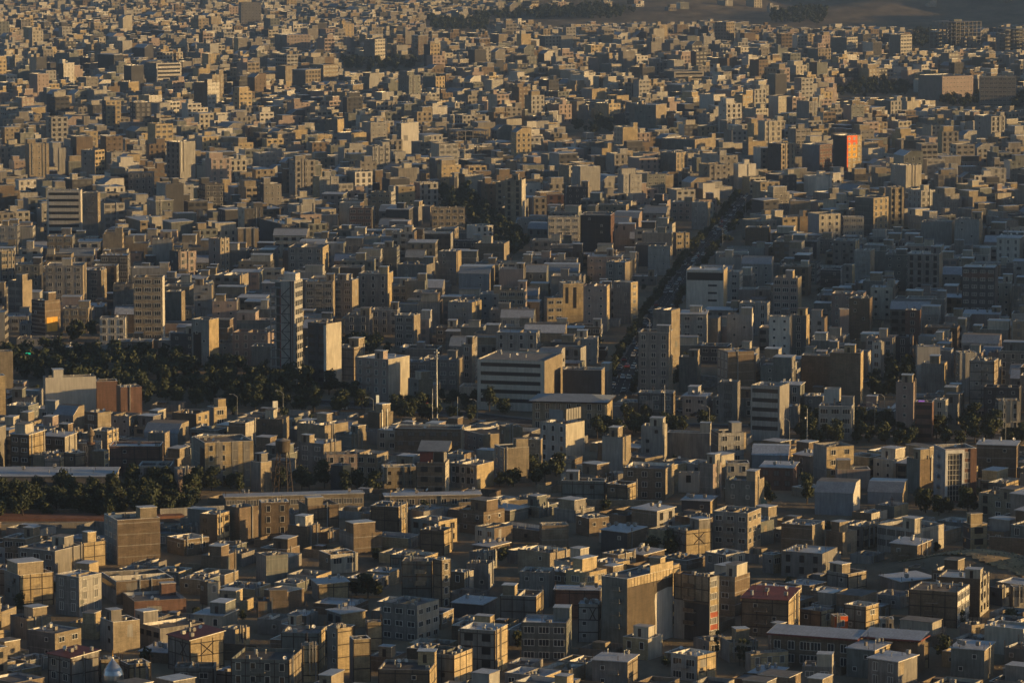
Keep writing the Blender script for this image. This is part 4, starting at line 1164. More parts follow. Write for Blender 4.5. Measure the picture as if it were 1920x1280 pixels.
for bi, b in enumerate(BLD):
    rnd = random.Random(bi * 7 + 3)
    if b.id == "skel": P, wins = skeleton(b.L, b.R, b.h)
    else: P, wins = gen(b.L, b.R, b.h, b.cl, b.cr, b.ft, rnd, 1 if b.ind else 0)
    if b.ind and b.id: special(b, P, wins)
    gz = min(ground(*q) for q in corners(b.x, b.y, b.phi, b.L, b.R)) if (b.y > 4100 or abs(b.x) > 300) else 0.0
    if b.ind:
        root = bpy.data.objects.new("apartment_building" if b.h > 7.4 else "brick_house", None); col.objects.link(root)
        root.location = (b.x, b.y, gz); root.rotation_euler = (0, 0, -b.phi); root.empty_display_size = 2
        tag(root, b.label, "building" if b.h > 7.4 else "house", GRP_A if b.h > 7.4 else GRP_H)
        mp_ = {}
        for nm, mb, par in P:
            if not mb.v: continue
            mp_[nm] = obj(nm, mb, mp_.get(par, root))
        split = b.y < 1500
        for (fc, a, z, kd, fr, gls) in wins[:100]:
            fm, gm = window_mesh(kd[0], kd[1], fr, kd[2], split, gls)
            o = obj("window", fm, root, (a, -.001, z) if fc == 'L' else (.001, a, z), 0 if fc == 'L' else math.pi / 2); nwin += 1
            if gm is not None: obj("pane", gm, o)
    else:
        Q = MB()
        for nm, mb, par in P:
            n = len(Q.v); Q.v += mb.v; Q.f += [tuple(n + i for i in f) for f in mb.f]; Q.m += mb.m
        for (fc, a, z, kd, fr, gls) in wins:
            u, v = kd[0] / 2, kd[1] / 2
            if fc == 'L': Q.q([(a - u, -.06, z - v), (a + u, -.06, z - v), (a + u, -.06, z + v), (a - u, -.06, z + v)], gls)
            else: Q.q([(.06, a - u, z - v), (.06, a + u, z - v), (.06, a + u, z + v), (.06, a - u, z + v)], gls)
        ST.add(Q, (b.x, b.y, gz), -b.phi)
ry = random.Random(8)
for (x, y, a, L, R) in YARDS:
    if y > 2600 or occupied(x, y, a, L, R, grow=-.5): continue
    Q = MB(); hh = ry.uniform(1.6, 2.6); k_ = ry.choice(('m', 'b', 'g', 't', 'l')); Q.ring(-L, 0, 0, R, .22, -1, hh, k_); Q.q([(-L + .2, .2, .06), (-.2, .2, .06), (-.2, R - .2, .06), (-L + .2, R - .2, .06)], ry.choice(('pave', 'dirt', 'g')))
    if ry.random() < .7: w_ = ry.uniform(1.8, L * .5); Q.box(-L + .23, -L + .23 + w_, R - 3, R - .23, 0, hh + ry.uniform(-.3, .5), ry.choice(('b', 'g', 't')), top=ry.choice(('foil', 'grav', 'dirt', 'u')))
    ST.add(Q, (x, y, 0), -a); occupy(x, y, a, L, R, grow=-.3)
so = obj("city_houses", ST); tag(so, "mass of small flat roofed houses and blocks filling the rest of the city", "houses", None, "stuff")
print("windows", nwin, "stuff faces", len(ST.f))

# ------------------------------------------------------------------ school with the silver roof, lower right
def at(px, py, z=0.0): return unproj(px, py, z)
def ncorner(px, py, h): x, y = unproj(px, py, h); return x, y
# ------------------------------------------------------------------ trees
def crown_mesh(seed, nb, per, sx, sz, leaf, dark=.5):
    r = random.Random(seed); M_ = MB(); blobs = []
    for i in range(nb):
        a = r.uniform(0, 6.28); q = r.uniform(0, .62); z = r.uniform(.28, .9)
        blobs.append((q * sx * math.cos(a) * (1.15 - z * .55), q * sx * math.sin(a) * (1.15 - z * .55), z * sz, r.uniform(.32, .5) * sx))
    for (bx, by, bz, br) in blobs:
        for _ in range(per):
            d = Vector((r.gauss(0, 1), r.gauss(0, 1), r.gauss(0, 1))).normalized(); rr = br * r.uniform(.55, 1.08)
            c = Vector((bx, by, bz)) + Vector((d.x * rr, d.y * rr, d.z * rr * .8))
            n = (d + Vector((r.gauss(0, .6), r.gauss(0, .6), r.gauss(0, .6)))).normalized(); u = n.orthogonal().normalized(); v = n.cross(u)
            th = r.uniform(0, 3.14); u, v = u * math.cos(th) + v * math.sin(th), v * math.cos(th) - u * math.sin(th)
            s_ = leaf * r.uniform(.6, 1.3)
            k = 'leafa' if r.random() < .55 else ('leafb' if r.random() < .7 else 'leafc')
            M_.q([tuple(c - u * s_ - v * s_ * .6), tuple(c + u * s_ - v * s_ * .5), tuple(c + u * s_ * .8 + v * s_ * .7), tuple(c - u * s_ * .7 + v * s_ * .6)], k)
    return M_
for k_, c_ in (('leafa', (.038, .050, .028)), ('leafb', (.055, .068, .034)), ('leafc', (.085, .092, .045))):
    m, t, p = newmat("foliage_" + {'a': "dark", 'b': "mid", 'c': "pale"}[k_[-1]]); p.inputs["Base Color"].default_value = (*c_, 1); p.inputs["Roughness"].default_value = .7; p.inputs["Specular IOR Level"].default_value = .2; MAT[k_] = m
def trunk_mb(h, r):
    T = MB(); T.cyl(0, 0, -.5, h * .55, r, r * .6, 'bark', 7); rr = random.Random(int(h * 10))
    for i in range(5):
        a = i * 1.26 + rr.uniform(0, .5); T.bar((0, 0, h * (.28 + .05 * i)), (math.cos(a) * h * .22, math.sin(a) * h * .22, h * (.5 + .06 * i)), r * .3, 'bark')
    return T
PROTO = []
for i in range(6):
    hs = (6.2, 7.2, 8.4, 5.8, 6.8, 7.8)[i]
    cm = crown_mesh(50 + i, 9, 90, (3.6, 3.9, 4.2, 3.3, 3.8, 4.0)[i], hs, .36).mesh("crown"); tm = trunk_mb(hs, .22).mesh("trunk"); lo = crown_mesh(80 + i, 7, 26, 3.8, hs, .62)
    PROTO.append((cm, tm, lo))
cpop = crown_mesh(99, 12, 50, 1.5, 12, .34).mesh("crown"); tpop = trunk_mb(11, .16).mesh("trunk")
cands = []
rt = random.Random(21)
for wi, (nm, P, sp, dens) in enumerate(WOODS):
    xs = [p_[0] for p_ in P]; ys = [p_[1] for p_ in P]; y = min(ys); j = 0
    while y < max(ys):
        x = min(xs) + (j % 2) * sp * .5
        while x < max(xs):
            X, Y = x + rt.uniform(-.35, .35) * sp, y + rt.uniform(-.35, .35) * sp
            a, b = int((X - OX) / CS), int((Y - OY) / CS)
            if rt.random() < dens and inpoly(X, Y, P) and 0 <= a < OW and 0 <= b < OH and occ[b * OW + a] != 1: cands.append((Y, X, nm, rt.uniform(.75, 1.2) * max(.88, sp / 8.0)))
            x += sp
        y += sp * .9; j += 1
for (a_, b_) in zip(AVE[:-1], AVE[1:]):
    A = Vector(a_); B = Vector(b_); d = (B - A).normalized(); nn = Vector((d.y, -d.x)); n = int((B - A).length / 8)
    for i in range(n):
        for sgn in (-1, 1):
            if sgn > 0 and rt.random() < .45: continue
            Q = A.lerp(B, i / n) + nn * sgn * (5.6 + rt.uniform(-.4, .4)); cands.append((Q.y, Q.x, "the street trees lining the avenue", rt.uniform(.5, .8)))
SINGLE = [(690, 1120, 1.0, "the low roofs in front of the dark framed slab tower"), (668, 1116, .8, "the low roofs in front of the dark framed slab tower"), (1255, 1042, 1.0, "the brown lit end wall beside the yellow crossed brace block"), (1222, 1040, .8, "the brown lit end wall beside the yellow crossed brace block"),
          (1893, 1178, 1.0, "the dark block with cream end"), (1800, 1172, .55, "the dark block with cream end"), (1770, 1236, .8, "the yellow panel wall with a rooftop flue"), (990, 1043, .5, "the low tan house"), (1060, 1140, .45, "the long brown framed hall"), (703, 1048, .5, "the cream four window house"),
          (40, 1150, .6, "the tan house at the left edge"), (1755, 1035, .5, "the dry mound"), (850, 430, .6, "the tan middle block")]
for (px, py, s_, wh_) in SINGLE:
    x, y = unproj(px, py); cands.append((y, x, wh_ + "#", s_))
cands.sort()
TS = MB(); ntree = 0
for k, (Y, X, nm, s_) in enumerate(cands):
    i = rt.randrange(6); rz = rt.uniform(0, 6.28); sing = nm.endswith("#")
    if k < 285:
        r = bpy.data.objects.new("broadleaf_tree", None); col.objects.link(r); r.location = (X, Y, 0); r.rotation_euler = (0, 0, rz); r.scale = (s_, s_, s_ * rt.uniform(.85, 1.15))
        obj("crown", PROTO[i][0], r); obj("trunk", PROTO[i][1], r); nm_ = nm.rstrip("#")
        if sing: tag(r, "dark leafy tree rising beside " + nm_, "tree", "single garden trees")
        else:
            tx_, ty_, _ = proj(X, Y, 3); an = min(ANCH, key=lambda a: (max(a.xl - tx_, 0, tx_ - a.xr)) ** 2 + ((a.yv - ty_) * 1.3) ** 2)
            sd_ = ("left of" if tx_ < an.xl else "right of") if not an.xl <= tx_ <= an.xr else ("in front of" if ty_ > an.yv - 5 else "behind")
            sz_ = "large" if s_ > 1.05 else "small" if s_ < .9 else "mid sized"
            tag(r, f"{sz_} dark tree {sd_} the {an.short}", "tree", "trees of " + nm_)
        ntree += 1
    else:
        q = MB(); lo = PROTO[i][2]; q.v = [(a * s_, b * s_, c * s_) for a, b, c in lo.v]; q.f = lo.f; q.m = lo.m; TS.add(q, (X, Y, 0), rz)
for P in FARW:
    xs = [p_[0] for p_ in P]; ys = [p_[1] for p_ in P]; y = min(ys)
    while y < max(ys):
        x = min(xs)
        while x < max(xs):
            X, Y = x + rt.uniform(-4, 4), y + rt.uniform(-4, 4); a, b = int((X - OX) / CS), int((Y - OY) / CS)
            if inpoly(X, Y, P) and (not (0 <= a < OW and 0 <= b < OH) or occ[b * OW + a] != 1):
                s_ = rt.uniform(.7, 1.25); q = MB(); lo = PROTO[rt.randrange(6)][2]; q.v = [(a_ * s_, b_ * s_, c_ * s_) for a_, b_, c_ in lo.v]; q.f = lo.f; q.m = lo.m; TS.add(q, (X, Y, ground(X, Y)), rt.uniform(0, 6))
            x += 10
        y += 13
# courtyard trees through the city
free = 0
for _ in range(5200):
    Y = rt.uniform(1000, 4300); X = rt.uniform(-.125, .125) * Y; a, b = int((X - OX) / CS), int((Y - OY) / CS)
    if 0 <= a < OW - 1 and 1 <= b < OH - 1 and not occ[b * OW + a] and not occ[b * OW + a + 1] and not occ[(b + 1) * OW + a] and rt.random() < .22:
        s_ = rt.uniform(.35, .75); q = MB(); lo = PROTO[rt.randrange(6)][2]; q.v = [(a_ * s_, b_ * s_, c_ * s_) for a_, b_, c_ in lo.v]; q.f = lo.f; q.m = lo.m; TS.add(q, (X, Y, 0), rt.uniform(0, 6)); free += 1
tag(obj("distant_trees", TS), "small dark trees scattered between the houses and in the far groves", "trees", None, "stuff")
for k, (px, py, s_) in enumerate(((270, 958, .9), (300, 962, .75), (222, 955, .8), (150, 966, .85), (1387, 1248, .6), (1395, 1250, .62), (1402, 1247, .55), (1345, 1232, .6))):
    x, y = at(px, py); r = bpy.data.objects.new("poplar_tree", None); col.objects.link(r); r.location = (x, y, 0); r.scale = (s_, s_, s_)
    obj("crown", cpop, r); obj("trunk", tpop, r)
    tag(r, "slim upright poplar in the park along the left edge" if k < 4 else "slim dark cypress right of the tallest foreground block", "tree", "poplars of the park" if k < 4 else "cypresses by the tallest block")
print("trees", ntree, "courtyard", free)

# ------------------------------------------------------------------ cars
def carpaint(k, c):
    m, t, p = newmat("car_paint_" + k); p.inputs["Base Color"].default_value = (*c, 1); p.inputs["Roughness"].default_value = .3; p.inputs["Coat Weight"].default_value = .5; MAT['car' + k] = m
for k_, c_ in (("white", (.62, .62, .6)), ("silver", (.35, .36, .37)), ("dark", (.04, .04, .045)), ("red", (.3, .04, .03))): carpaint(k_, c_)
surf('tyre', "tyre_rubber", (.03, .03, .03))
def car_proto(colr):
    B = MB(); m_ = 'car' + colr
    sec = [(-2.15, .35, .55), (-2.1, .35, .85), (-1.2, .3, .92), (1.1, .3, .95), (2.05, .35, .8), (2.15, .4, .55)]
    for (y0, a0, t0), (y1, a1, t1) in zip(sec[:-1], sec[1:]):
        w_ = .85
        B.q([(-w_, y0, t0), (w_, y0, t0), (w_, y1, t1), (-w_, y1, t1)], m_); B.q([(w_, y0, .3), (w_, y1, .3), (w_, y1, t1), (w_, y0, t0)], m_); B.q([(-w_, y1, .3), (-w_, y0, .3), (-w_, y0, t0), (-w_, y1, t1)], m_)
    B.q([(-.85, -2.15, .3), (.85, -2.15, .3), (.85, -2.15, .55), (-.85, -2.15, .55)], m_); B.q([(.85, 2.15, .3), (-.85, 2.15, .3), (-.85, 2.15, .55), (.85, 2.15, .55)], m_)
    B.q([(-.62, -.9, 1.42), (.62, -.9, 1.42), (.62, .55, 1.42), (-.62, .55, 1.42)], m_)
    G = MB(); lo_ = [(-.78, -1.55, .93), (.78, -1.55, .93), (.78, 1.2, .96), (-.78, 1.2, .96)]; up = [(-.62, -.9, 1.418), (.62, -.9, 1.418), (.62, .55, 1.418), (-.62, .55, 1.418)]
    for i in range(4): j = (i + 1) % 4; G.q([lo_[i], lo_[j], up[j], up[i]], 'gl')
    Wm = MB()
    for i in range(12):
        a0, a1 = i * math.pi / 6, (i + 1) * math.pi / 6
        Wm.q([(-.1, .31 * math.cos(a0), .31 * math.sin(a0)), (-.1, .31 * math.cos(a1), .31 * math.sin(a1)), (.1, .31 * math.cos(a1), .31 * math.sin(a1)), (.1, .31 * math.cos(a0), .31 * math.sin(a0))], 'tyre')
    for sx_ in (-.1, .1): Wm.q([(sx_, .31 * math.cos(i * math.pi / 6), .31 * math.sin(i * math.pi / 6)) for i in range(12)], 'tyre')
    return B.mesh("body"), G.mesh("car_windows"), Wm.mesh("wheel")
CP_ = {k_: car_proto(k_) for k_ in ("white", "silver", "dark", "red")}
rc = random.Random(77)
def car(x, y, rz, colr, label, group):
    r = bpy.data.objects.new("parked_car" if "parked" in label else "car", None); col.objects.link(r); r.location = (x, y, .04); r.rotation_euler = (0, 0, rz)
    b_, g2, w2 = CP_[colr]; obj("body", b_, r); obj("car_windows", g2, r)
    for sx_ in (-.78, .78):
        for sy_ in (-1.35, 1.35): obj("wheel", w2, r, (sx_, sy_, .31))
    tag(r, label, "car", group)
ncar = 0
def where_(y):
    return "near" if y < 1750 else ("middle" if y < 2050 else "far")
for (a_, b_) in zip(AVE[:-1], AVE[1:]):
    A = Vector(a_); B = Vector(b_); d = (B - A).normalized(); nn = Vector((d.y, -d.x)); ln_ = (B - A).length; rz = -math.atan2(d.x, d.y)
    for lane, pr in ((-3.7, .75), (-1.3, .4), (1.3, .35), (3.7, .7)):
        s_ = rc.uniform(0, 5)
        while s_ < ln_ and ncar < 230:
            if rc.random() < pr * .5:
                Q = A + d * s_ + nn * (lane + rc.uniform(-.25, .25)); cc = rc.choice(("white", "white", "silver", "silver", "dark", "red") if rc.random() < .8 else ("white",))
                pk = abs(lane) > 3; lab_ = f"{cc} car parked along the kerb at the {where_(Q.y)} end of the avenue" if pk else f"{cc} car in the traffic on the {where_(Q.y)} stretch of the avenue"
                lab_ = lab_.replace("middle end", "middle part")
                car(Q.x, Q.y, rz + (math.pi if lane < 0 and not pk else 0), cc, lab_, "cars parked along the avenue" if pk else "cars driving on the avenue"); ncar += 1
            s_ += rc.uniform(5.5, 9)
for k, (px, py, rz, cc) in enumerate(((1278, 772, 1.2, "white"), (1286, 774, 1.2, "silver"), (1296, 777, 1.2, "white"), (1306, 780, 1.2, "dark"), (1316, 783, 1.2, "silver"), (1330, 786, 1.3, "white"), (633, 764, 1.5, "silver"), (640, 768, 1.5, "white"), (1655, 706, 1.4, "silver"), (1648, 699, 1.4, "white"), (1620, 717, 1.4, "white"))):
    x, y = at(px, py); car(x, y, rz, cc, f"{cc} car parked " + ("in the open lot beyond the boulevard trees" if k < 6 else "beside the dark wood near the banded cream office" if k < 8 else "in the side street right of the bare brick block"), "cars parked in the side lots")
x, y = at(531, 906); car(x, y, .3, "white", "white car parked under the tall water tower", None)
x, y = at(1722, 1042); car(x, y, 1.3, "silver", "pale car parked at the edge of the dry mound", None)
print("cars", ncar)

# ------------------------------------------------------------------ landmarks that are not boxes
def frame_at(px, py, phi_deg):
    x, y = at(px, py); return x, y, math.radians(phi_deg) + math.atan2(x, y)
# mosque with the silver onion dome at the bottom edge
x, y = at(212, 1296); r = bpy.data.objects.new("mosque_dome", None); col.objects.link(r); r.location = (x, y, 0)
tag(r, "silver onion dome with a thin finial at the bottom edge, lower left", "dome")
D = MB(); D.lathe(0, 0, [(2.3, 0), (2.3, 2.0), (2.5, 2.3), (2.62, 3.2), (2.55, 4.2), (2.2, 5.2), (1.6, 6.1), (1.0, 6.8), (.5, 7.4), (.22, 7.9), (.1, 8.3)], 'dome', 32); obj("dome_shell", D, r, smooth=True)
D = MB(); D.cyl(0, 0, 8.2, 9.9, .06, .04, 'mban', 8); D.lathe(0, 0, [(.02, 8.5), (.2, 8.65), (.2, 8.75), (.02, 8.9)], 'mban', 10); D.lathe(0, 0, [(.02, 9.1), (.13, 9.2), (.02, 9.3)], 'mban', 10); obj("finial", D, r)
D = MB(); D.cyl(0, 0, 0, .9, 3.4, 3.4, 'b', 8); D.cyl(0, 0, .9, 1.6, 2.6, 2.6, 'c', 16); obj("drum", D, r)
# brick minaret beside the prayer hall
x, y = at(171, 884); r = bpy.data.objects.new("minaret", None); col.objects.link(r); r.location = (x, y, 0); tag(r, "slender brick minaret with a ring balcony and onion cap", "minaret")
D = MB(); D.lathe(0, 0, [(1.0, 0), (.85, 7.5), (.8, 8.0), (1.3, 8.4), (1.3, 8.7)], 'm', 14); obj("shaft", D, r)
D = MB(); D.lathe(0, 0, [(1.32, 8.7), (1.32, 9.4), (1.22, 9.4), (1.22, 8.75)], 'r', 14); obj("balcony", D, r)
D = MB(); D.lathe(0, 0, [(.7, 8.6), (.7, 11.2), (1.15, 11.5), (1.2, 12.2), (.9, 13.0), (.4, 13.6), (.08, 14.2)], 'm', 14); obj("cap", D, r)
x, y = at(1423, 958); r = bpy.data.objects.new("mosque_dome", None); col.objects.link(r); r.location = (x, y, 0); tag(r, "small green tiled dome on a low drum, right of a thin minaret", "dome")
D = MB(); D.lathe(0, 0, [(2.5, 0), (2.5, 1.2), (2.6, 1.8), (2.4, 2.7), (1.8, 3.6), (1.0, 4.3), (.3, 4.8), (.05, 5.2)], 'gdome', 24); obj("dome_shell", D, r, smooth=True)
D = MB(); D.box(-3.2, 3.2, -3.2, 3.2, -.5, 1.0, 't'); obj("base", D, r)
x, y = at(1400, 960); r = bpy.data.objects.new("minaret", None); col.objects.link(r); r.location = (x, y, 0); tag(r, "thin tan minaret with a pointed cap, left of the small green dome", "minaret")
D = MB(); D.lathe(0, 0, [(.6, 0), (.5, 5), (.8, 5.3), (.8, 5.8), (.4, 5.9), (.4, 7.2)], 't', 10); obj("shaft", D, r); D = MB(); D.lathe(0, 0, [(.65, 7.2), (.05, 9.2)], 'd', 10); obj("cap", D, r)
# twin far minarets
for k, px in enumerate((352, 367)):
    x, y = at(px, 122); r = bpy.data.objects.new("minaret", None); col.objects.link(r); r.location = (x, y, 0); tag(r, ("left" if k == 0 else "right") + " one of two thin far minarets, upper left", "minaret", "pair of far minarets")
    D = MB(); D.lathe(0, 0, [(1.2, 0), (1.0, 13), (1.7, 13.5), (1.7, 14.2), (.9, 14.4), (.9, 17), (.1, 19)], 'l', 10); obj("shaft", D, r)
# water tower
x, y = at(531, 934); r = bpy.data.objects.new("water_tower", None); col.objects.link(r); r.location = (x, y, 0); tag(r, "rusty water tower on tall splayed legs above the long low workshop", "water tower")
D = MB(); D.lathe(0, 0, [(.3, 13.6), (2.2, 14.4), (2.25, 17.6), (2.3, 17.7)], 'e', 20); D.lathe(0, 0, [(2.3, 17.7), (.1, 18.4)], 'copd', 20); obj("tank", D, r)
for k in range(4):
    a = k * math.pi / 2 + .5; D = MB(); D.bar((3.4 * math.cos(a), 3.4 * math.sin(a), 0), (1.9 * math.cos(a), 1.9 * math.sin(a), 14.6), .11, 'steel'); obj("leg", D, r)
D = MB()
for z, q in ((3.5, 3.05), (7.2, 2.67), (10.8, 2.3)):
    for k in range(4):
        a = k * math.pi / 2 + .5; b2 = a + math.pi / 2; D.bar((q * math.cos(a), q * math.sin(a), z), (q * math.cos(b2), q * math.sin(b2), z), .07, 'steel')
        D.bar((q * math.cos(a), q * math.sin(a), z), ((q - .36) * math.cos(b2), (q - .36) * math.sin(b2), z + 3.6), .05, 'steel')
obj("cross_brace", D, r)
# lattice mast
x, y = at(819, 786); r = bpy.data.objects.new("mast", None); col.objects.link(r); r.location = (x, y, 0); tag(r, "tall thin grey mast with a lamp ring rising from the boulevard trees", "mast")
D = MB(); D.cyl(0, 0, 0, 24, .42, .2, 'met', 10); obj("pole", D, r); D = MB(); D.cyl(0, 0, 22.8, 23.2, 1.0, 1.0, 'met', 12); D.cyl(0, 0, 20.9, 21.1, .6, .6, 'met', 10); obj("lamp_ring", D, r)
for k, (px, py, hh, lab_) in enumerate(((811, 790, 11, "thin white pole just left of the tall grey mast"), (858, 800, 10, "thin pole between the tall mast and the banded office"), (1246, 800, 14, "thin flagpole beside the blank grey wall"), (1513, 836, 12, "thin pole among the boulevard trees on the right"))):
    x, y = at(px, py); D = MB(); D.cyl(0, 0, 0, hh, .12, .07, 'wh', 8); D.cyl(0, 0, hh, hh + .3, .16, .16, 'met', 8); o = obj("pole", D, None, (x, y, 0)); tag(o, lab_, "pole")
# street lamps
lamp0 = None
for k, (px, py) in enumerate(((531, 783), (445, 790), (1640, 806), (1658, 790), (700, 796), (895, 800), (1080, 830), (1330, 812), (1480, 838), (1885, 838), (1398, 404), (1355, 462), (1262, 560), (1218, 640))):
    x, y = at(px, py)
    if lamp0 is None:
        r = bpy.data.objects.new("street_lamp", None); col.objects.link(r); lamp0 = r
        D = MB(); D.cyl(0, 0, 0, 8.6, .13, .08, 'met', 8); obj("pole", D, r); D = MB(); D.bar((0, 0, 8.5), (-1.1, 0, 9.3), .06, 'met'); D.bar((-1.1, 0, 9.3), (-2.0, 0, 9.4), .06, 'met'); obj("arm", D, r)
        D = MB(); D.box(-2.7, -1.9, -.15, .15, 9.32, 9.46, 'wh', bottom=True); obj("lamp_head", D, r)
    else: r = copy_tree(lamp0)
    r.location = (x, y, 0); tag(r, "slim grey street lamp with one curved arm along the " + ("avenue" if k > 9 else "boulevard"), "street lamp", "street lamps along the " + ("avenue" if k > 9 else "boulevard"))
# billboards
def board(px, py, w_, h_, z0, mt, lab_, rz=0, posts=1):
    x, y = at(px, py); r = bpy.data.objects.new("billboard", None); col.objects.link(r); r.location = (x, y, 0); r.rotation_euler = (0, 0, rz); tag(r, lab_, "billboard")
    D = MB(); D.box(-w_ / 2, w_ / 2, -.15, .15, z0, z0 + h_, mt, bottom=True); obj("panel", D, r)
    D = MB()
    for i in range(posts): xx = 0 if posts == 1 else -w_ / 2 + .5 + (w_ - 1) * i / (posts - 1); D.cyl(xx, .25, 0, z0 + .3, .14, .12, 'met', 8)
    obj("post", D, r)
board(516, 784, 1.9, 3.8, 2.2, 'wh', "bright white upright sign on a post left of a street lamp", .5)
board(637, 756, 1.8, .9, 3.0, 'lgreen', "small lit green sign under the trees below the yellow lit tower")
board(708, 762, 1.0, 3.0, 1.0, 'lwarm', "small lit shop front sign below the banded cream office")
board(797, 772, 2.4, .8, 2.4, 'lred', "small red sign among the boulevard trees by the mast")
board(53, 690, 1.8, .8, 5, 'lgreen', "small lit green sign in the dark wood at the left")
board(1214, 787, 5, 4.2, 2.5, 'g', "framed square sign standing above the boulevard trees", .7, 2)
board(1706, 818, 3.6, 1.4, .8, 'lwarm', "low lit shop front among the boulevard trees on the right")
# small lit lamps under the trees
for k, (px, py) in enumerate(((133, 668), (333, 690), (370, 700), (405, 702), (475, 716), (1085, 800), (1510, 812), (1640, 764))):
    x, y = at(px, py); r = bpy.data.objects.new("park_lamp", None); col.objects.link(r); r.location = (x, y, 0); tag(r, "small white globe lamp glinting among the dark trees", "lamp", "globe lamps among the trees")
    D = MB(); D.cyl(0, 0, 0, 5, .08, .06, 'met', 6); obj("pole", D, r); D = MB(); D.lathe(0, 0, [(.02, 4.9), (.25, 5.05), (.25, 5.3), (.02, 5.45)], 'lwarm', 10); obj("globe", D, r)

# school with the long silver roof and red fascia, lower right
h = 7.4; A = unproj(1603, 1200, h); Bk = unproj(1463, 1184, h + .9)
ang = math.radians(17) + math.atan2(*A)
r = bpy.data.objects.new("school_building", None); col.objects.link(r); r.location = (A[0], A[1], 0); r.rotation_euler = (0, 0, -ang); tag(r, "long school with a silver standing seam roof and dark red fascia, lower right", "building")
L, R = 21.0, 6.5
D = MB(); D.box(-L, 0, 0, R, -1, h, 'b', skip="t"); D.box(.001, 15, 2.2, R + 2, -1, h, 'b', skip="tl"); obj("wall", D, r)
D = MB(); o_ = 1.0
D.q([(-L - o_, -o_, h + .5), (o_, -o_, h + .5), (o_, R + .6, h + 1.4), (-L - o_, R + .6, h + 1.4)], 'sil'); D.q([(o_ + .01, 1.2, h + .9), (16, 1.2, h + .9), (16, R + 2.6, h + 1.8), (o_ + .01, R + 2.6, h + 1.8)], 'sil')
for i in range(46):
    xx = -L - .9 + i * .85
    if xx < o_: D.bar((xx, -o_, h + .52), (xx, R + .6, h + 1.42), .025, 'met')
    elif xx < 15.8: D.bar((xx, 1.25, h + .93), (xx, R + 2.6, h + 1.82), .025, 'met')
ro = obj("roof", D, r)
D = MB(); D.box(-L - o_, o_, -o_ - .05, -o_ + .05, h + .05, h + .48, 'redr', bottom=True); D.box(o_ - .05, o_ + .06, -o_ + .051, 1.1, h + .05, h + .48, 'redr', bottom=True); D.box(o_ + .07, 16, 1.15, 1.25, h + .5, h + .88, 'redr', bottom=True); D.box(15.95, 16.05, 1.26, R + 2.6, h + .6, h + .95, 'redr', bottom=True)
obj("fascia", D, ro)
for z in (h - 2.2, h - 5.4):
    for xx, kd in ((-19.5, KINDS[0]), (-16, KINDS[0]), (-12.5, KINDS[2]), (-9.8, KINDS[2]), (-6, KINDS[0]), (-2.8, KINDS[0])):
        fm, gm = window_mesh(kd[0], 1.9, 'wh', kd[2], True); o = obj("window", fm, r, (xx, -.002, z)); obj("pane", gm, o)
# retaining walls and boundary walls
def wall_line(name, pts_px, hh, m_, lab_, th=.35, extra=None):
    P = [Vector(at(*q)) for q in pts_px]; mb = MB(); o0 = P[0]
    for a, b in zip(P[:-1], P[1:]):
        d = (b - a).normalized(); n = Vector((d.y, -d.x)) * th; a, b = a - o0, b - o0
        c = [(a.x + n.x, a.y + n.y), (b.x + n.x, b.y + n.y), (b.x, b.y), (a.x, a.y)]
        for i in range(4): j = (i + 1) % 4; mb.q([(c[i][0], c[i][1], -1), (c[j][0], c[j][1], -1), (c[j][0], c[j][1], hh), (c[i][0], c[i][1], hh)], m_)
        mb.q([(q[0], q[1], hh) for q in c], 'cop')
    return tag(obj(name, mb, None, (o0.x, o0.y, 0)), lab_, "wall")
wall_line("retaining_wall", ((860, 962), (930, 960), (1040, 954), (1120, 957), (1235, 958)), 3.4, 't', "long tan retaining wall catching the sun below the workshop roofs")
wall_line("boundary_wall", ((-10, 992), (80, 990), (190, 987)), 1.6, 'copd', "pale boundary wall along the road below the park")
wall_line("boundary_wall", ((300, 968), (345, 966), (420, 962)), 2.4, 'l', "pale panelled wall right of the tall bare brown block")
wall_line("boundary_wall", ((-10, 966), (100, 966), (190, 964)), 1.8, 'b', "low brown wall between the park trees and the red earth bank")
wall_line("boundary_wall", ((1240, 716), (1300, 712), (1345, 716)), 2.0, 'g', "grey wall along the rubble yard at the avenue's foot")
wall_line("boundary_wall", ((1855, 1048), (1925, 1052)), 6.5, 'b', "long dark brown wall behind the dry mound at the right edge")
wall_line("boundary_wall", ((1790, 208), (1850, 212), (1925, 214)), 3, 'p', "long pinkish far wall below the institution")
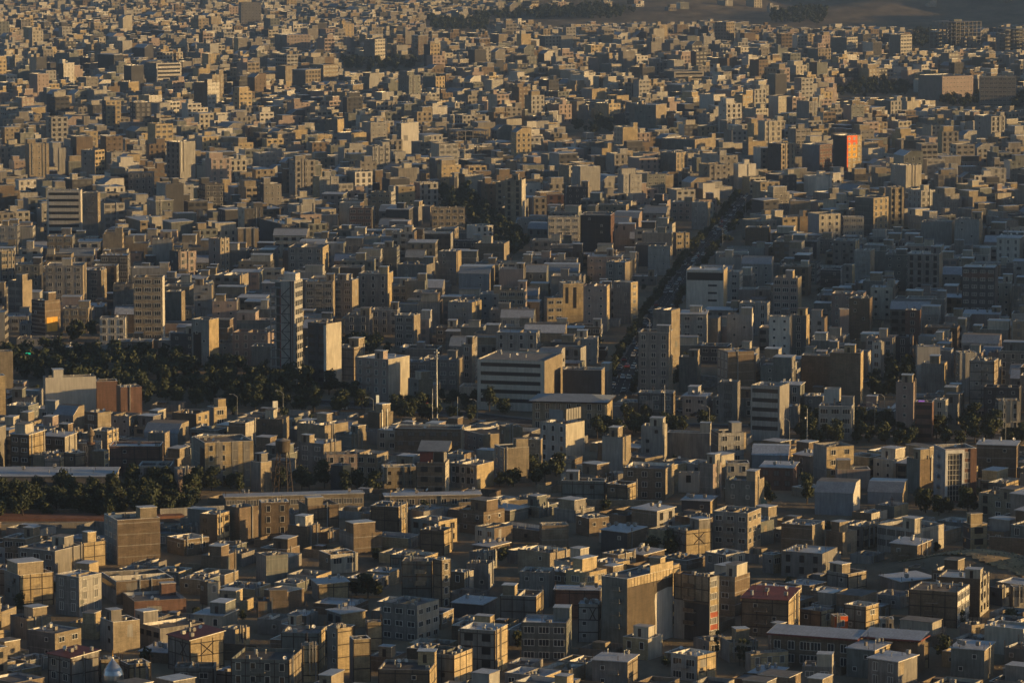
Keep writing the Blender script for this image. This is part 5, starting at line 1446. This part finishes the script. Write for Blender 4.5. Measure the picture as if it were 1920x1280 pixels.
# rubble yard and rooftop-free scrap of dry grass on the mound
surf('straw', "dry_grass", (.40, .30, .17), var=.45, scale=.5, bump=.6)
xs = [q[0] for q in MOUND_P]; ys = [q[1] for q in MOUND_P]; mb = MB(); y = min(ys)
while y < max(ys):
    x = min(xs)
    while x < max(xs):
        if inpoly(x + .75, y + .75, MOUND_P): mb.q([(a, b, ground(a, b) + .12) for a, b in ((x, y), (x + 1.5, y), (x + 1.5, y + 1.5), (x, y + 1.5))], 'straw')
        x += 1.5
    y += 1.5
obj("dry_mound", mb, smooth=True)["kind"] = "structure"
mb = MB(); rr = random.Random(3)
for _ in range(900):
    k = rr.random()
    px = rr.uniform(1672, 1922); py = rr.uniform(1042, 1100); x, y = unproj(px, py)
    if not inpoly(x, y, MOUND_P): continue
    z = ground(x, y); s_ = rr.uniform(.15, .5)
    mb.cyl(x, y, z - .1, z + s_ * .9, s_, s_ * .25, rr.choice(('dirt', 'm', 'leafc')), 5)
tag(obj("dry_scrub", mb), "dry tufts of scrub on the low mound at the right edge", "scrub", None, "stuff")
mb = MB()
for _ in range(260):
    px = rr.uniform(1272, 1350); py = rr.uniform(706, 730); x, y = unproj(px, py); s_ = rr.uniform(.2, .9); mb.cyl(x, y, -.1, s_ * .7, s_, s_ * .4, rr.choice(('dirt', 'm', 'g', 'copd')), 5)
tag(obj("rubble", mb), "heaps of pale rubble in the open yard at the avenue's foot", "rubble", None, "stuff")

# ------------------------------------------------------------------ air
if True:
    HZ = 1.25e-4
    m = bpy.data.materials.new("haze"); m.use_nodes = True; t = m.node_tree
    for n in list(t.nodes): t.nodes.remove(n)
    o = t.nodes.new("ShaderNodeOutputMaterial"); v = t.nodes.new("ShaderNodeVolumePrincipled"); v.inputs["Color"].default_value = (.70, .78, 1.0, 1); v.inputs["Density"].default_value = HZ; v.inputs["Anisotropy"].default_value = .855
    t.links.new(v.outputs[0], o.inputs["Volume"]); MAT['haze'] = m
    zs = [q[2] for q in V]; mb = MB(); mb.box(-14500, 14500, -2000, 26500, min(zs) - 4, max(max(zs), CAM_H) + 30, 'haze', bottom=True)
    hz = obj("haze", mb); hz["kind"] = "stuff"; tag(hz, "thin pale evening haze over the whole city", "haze")
    sc.cycles.volume_bounces = 0
print("objects", len(bpy.data.objects))
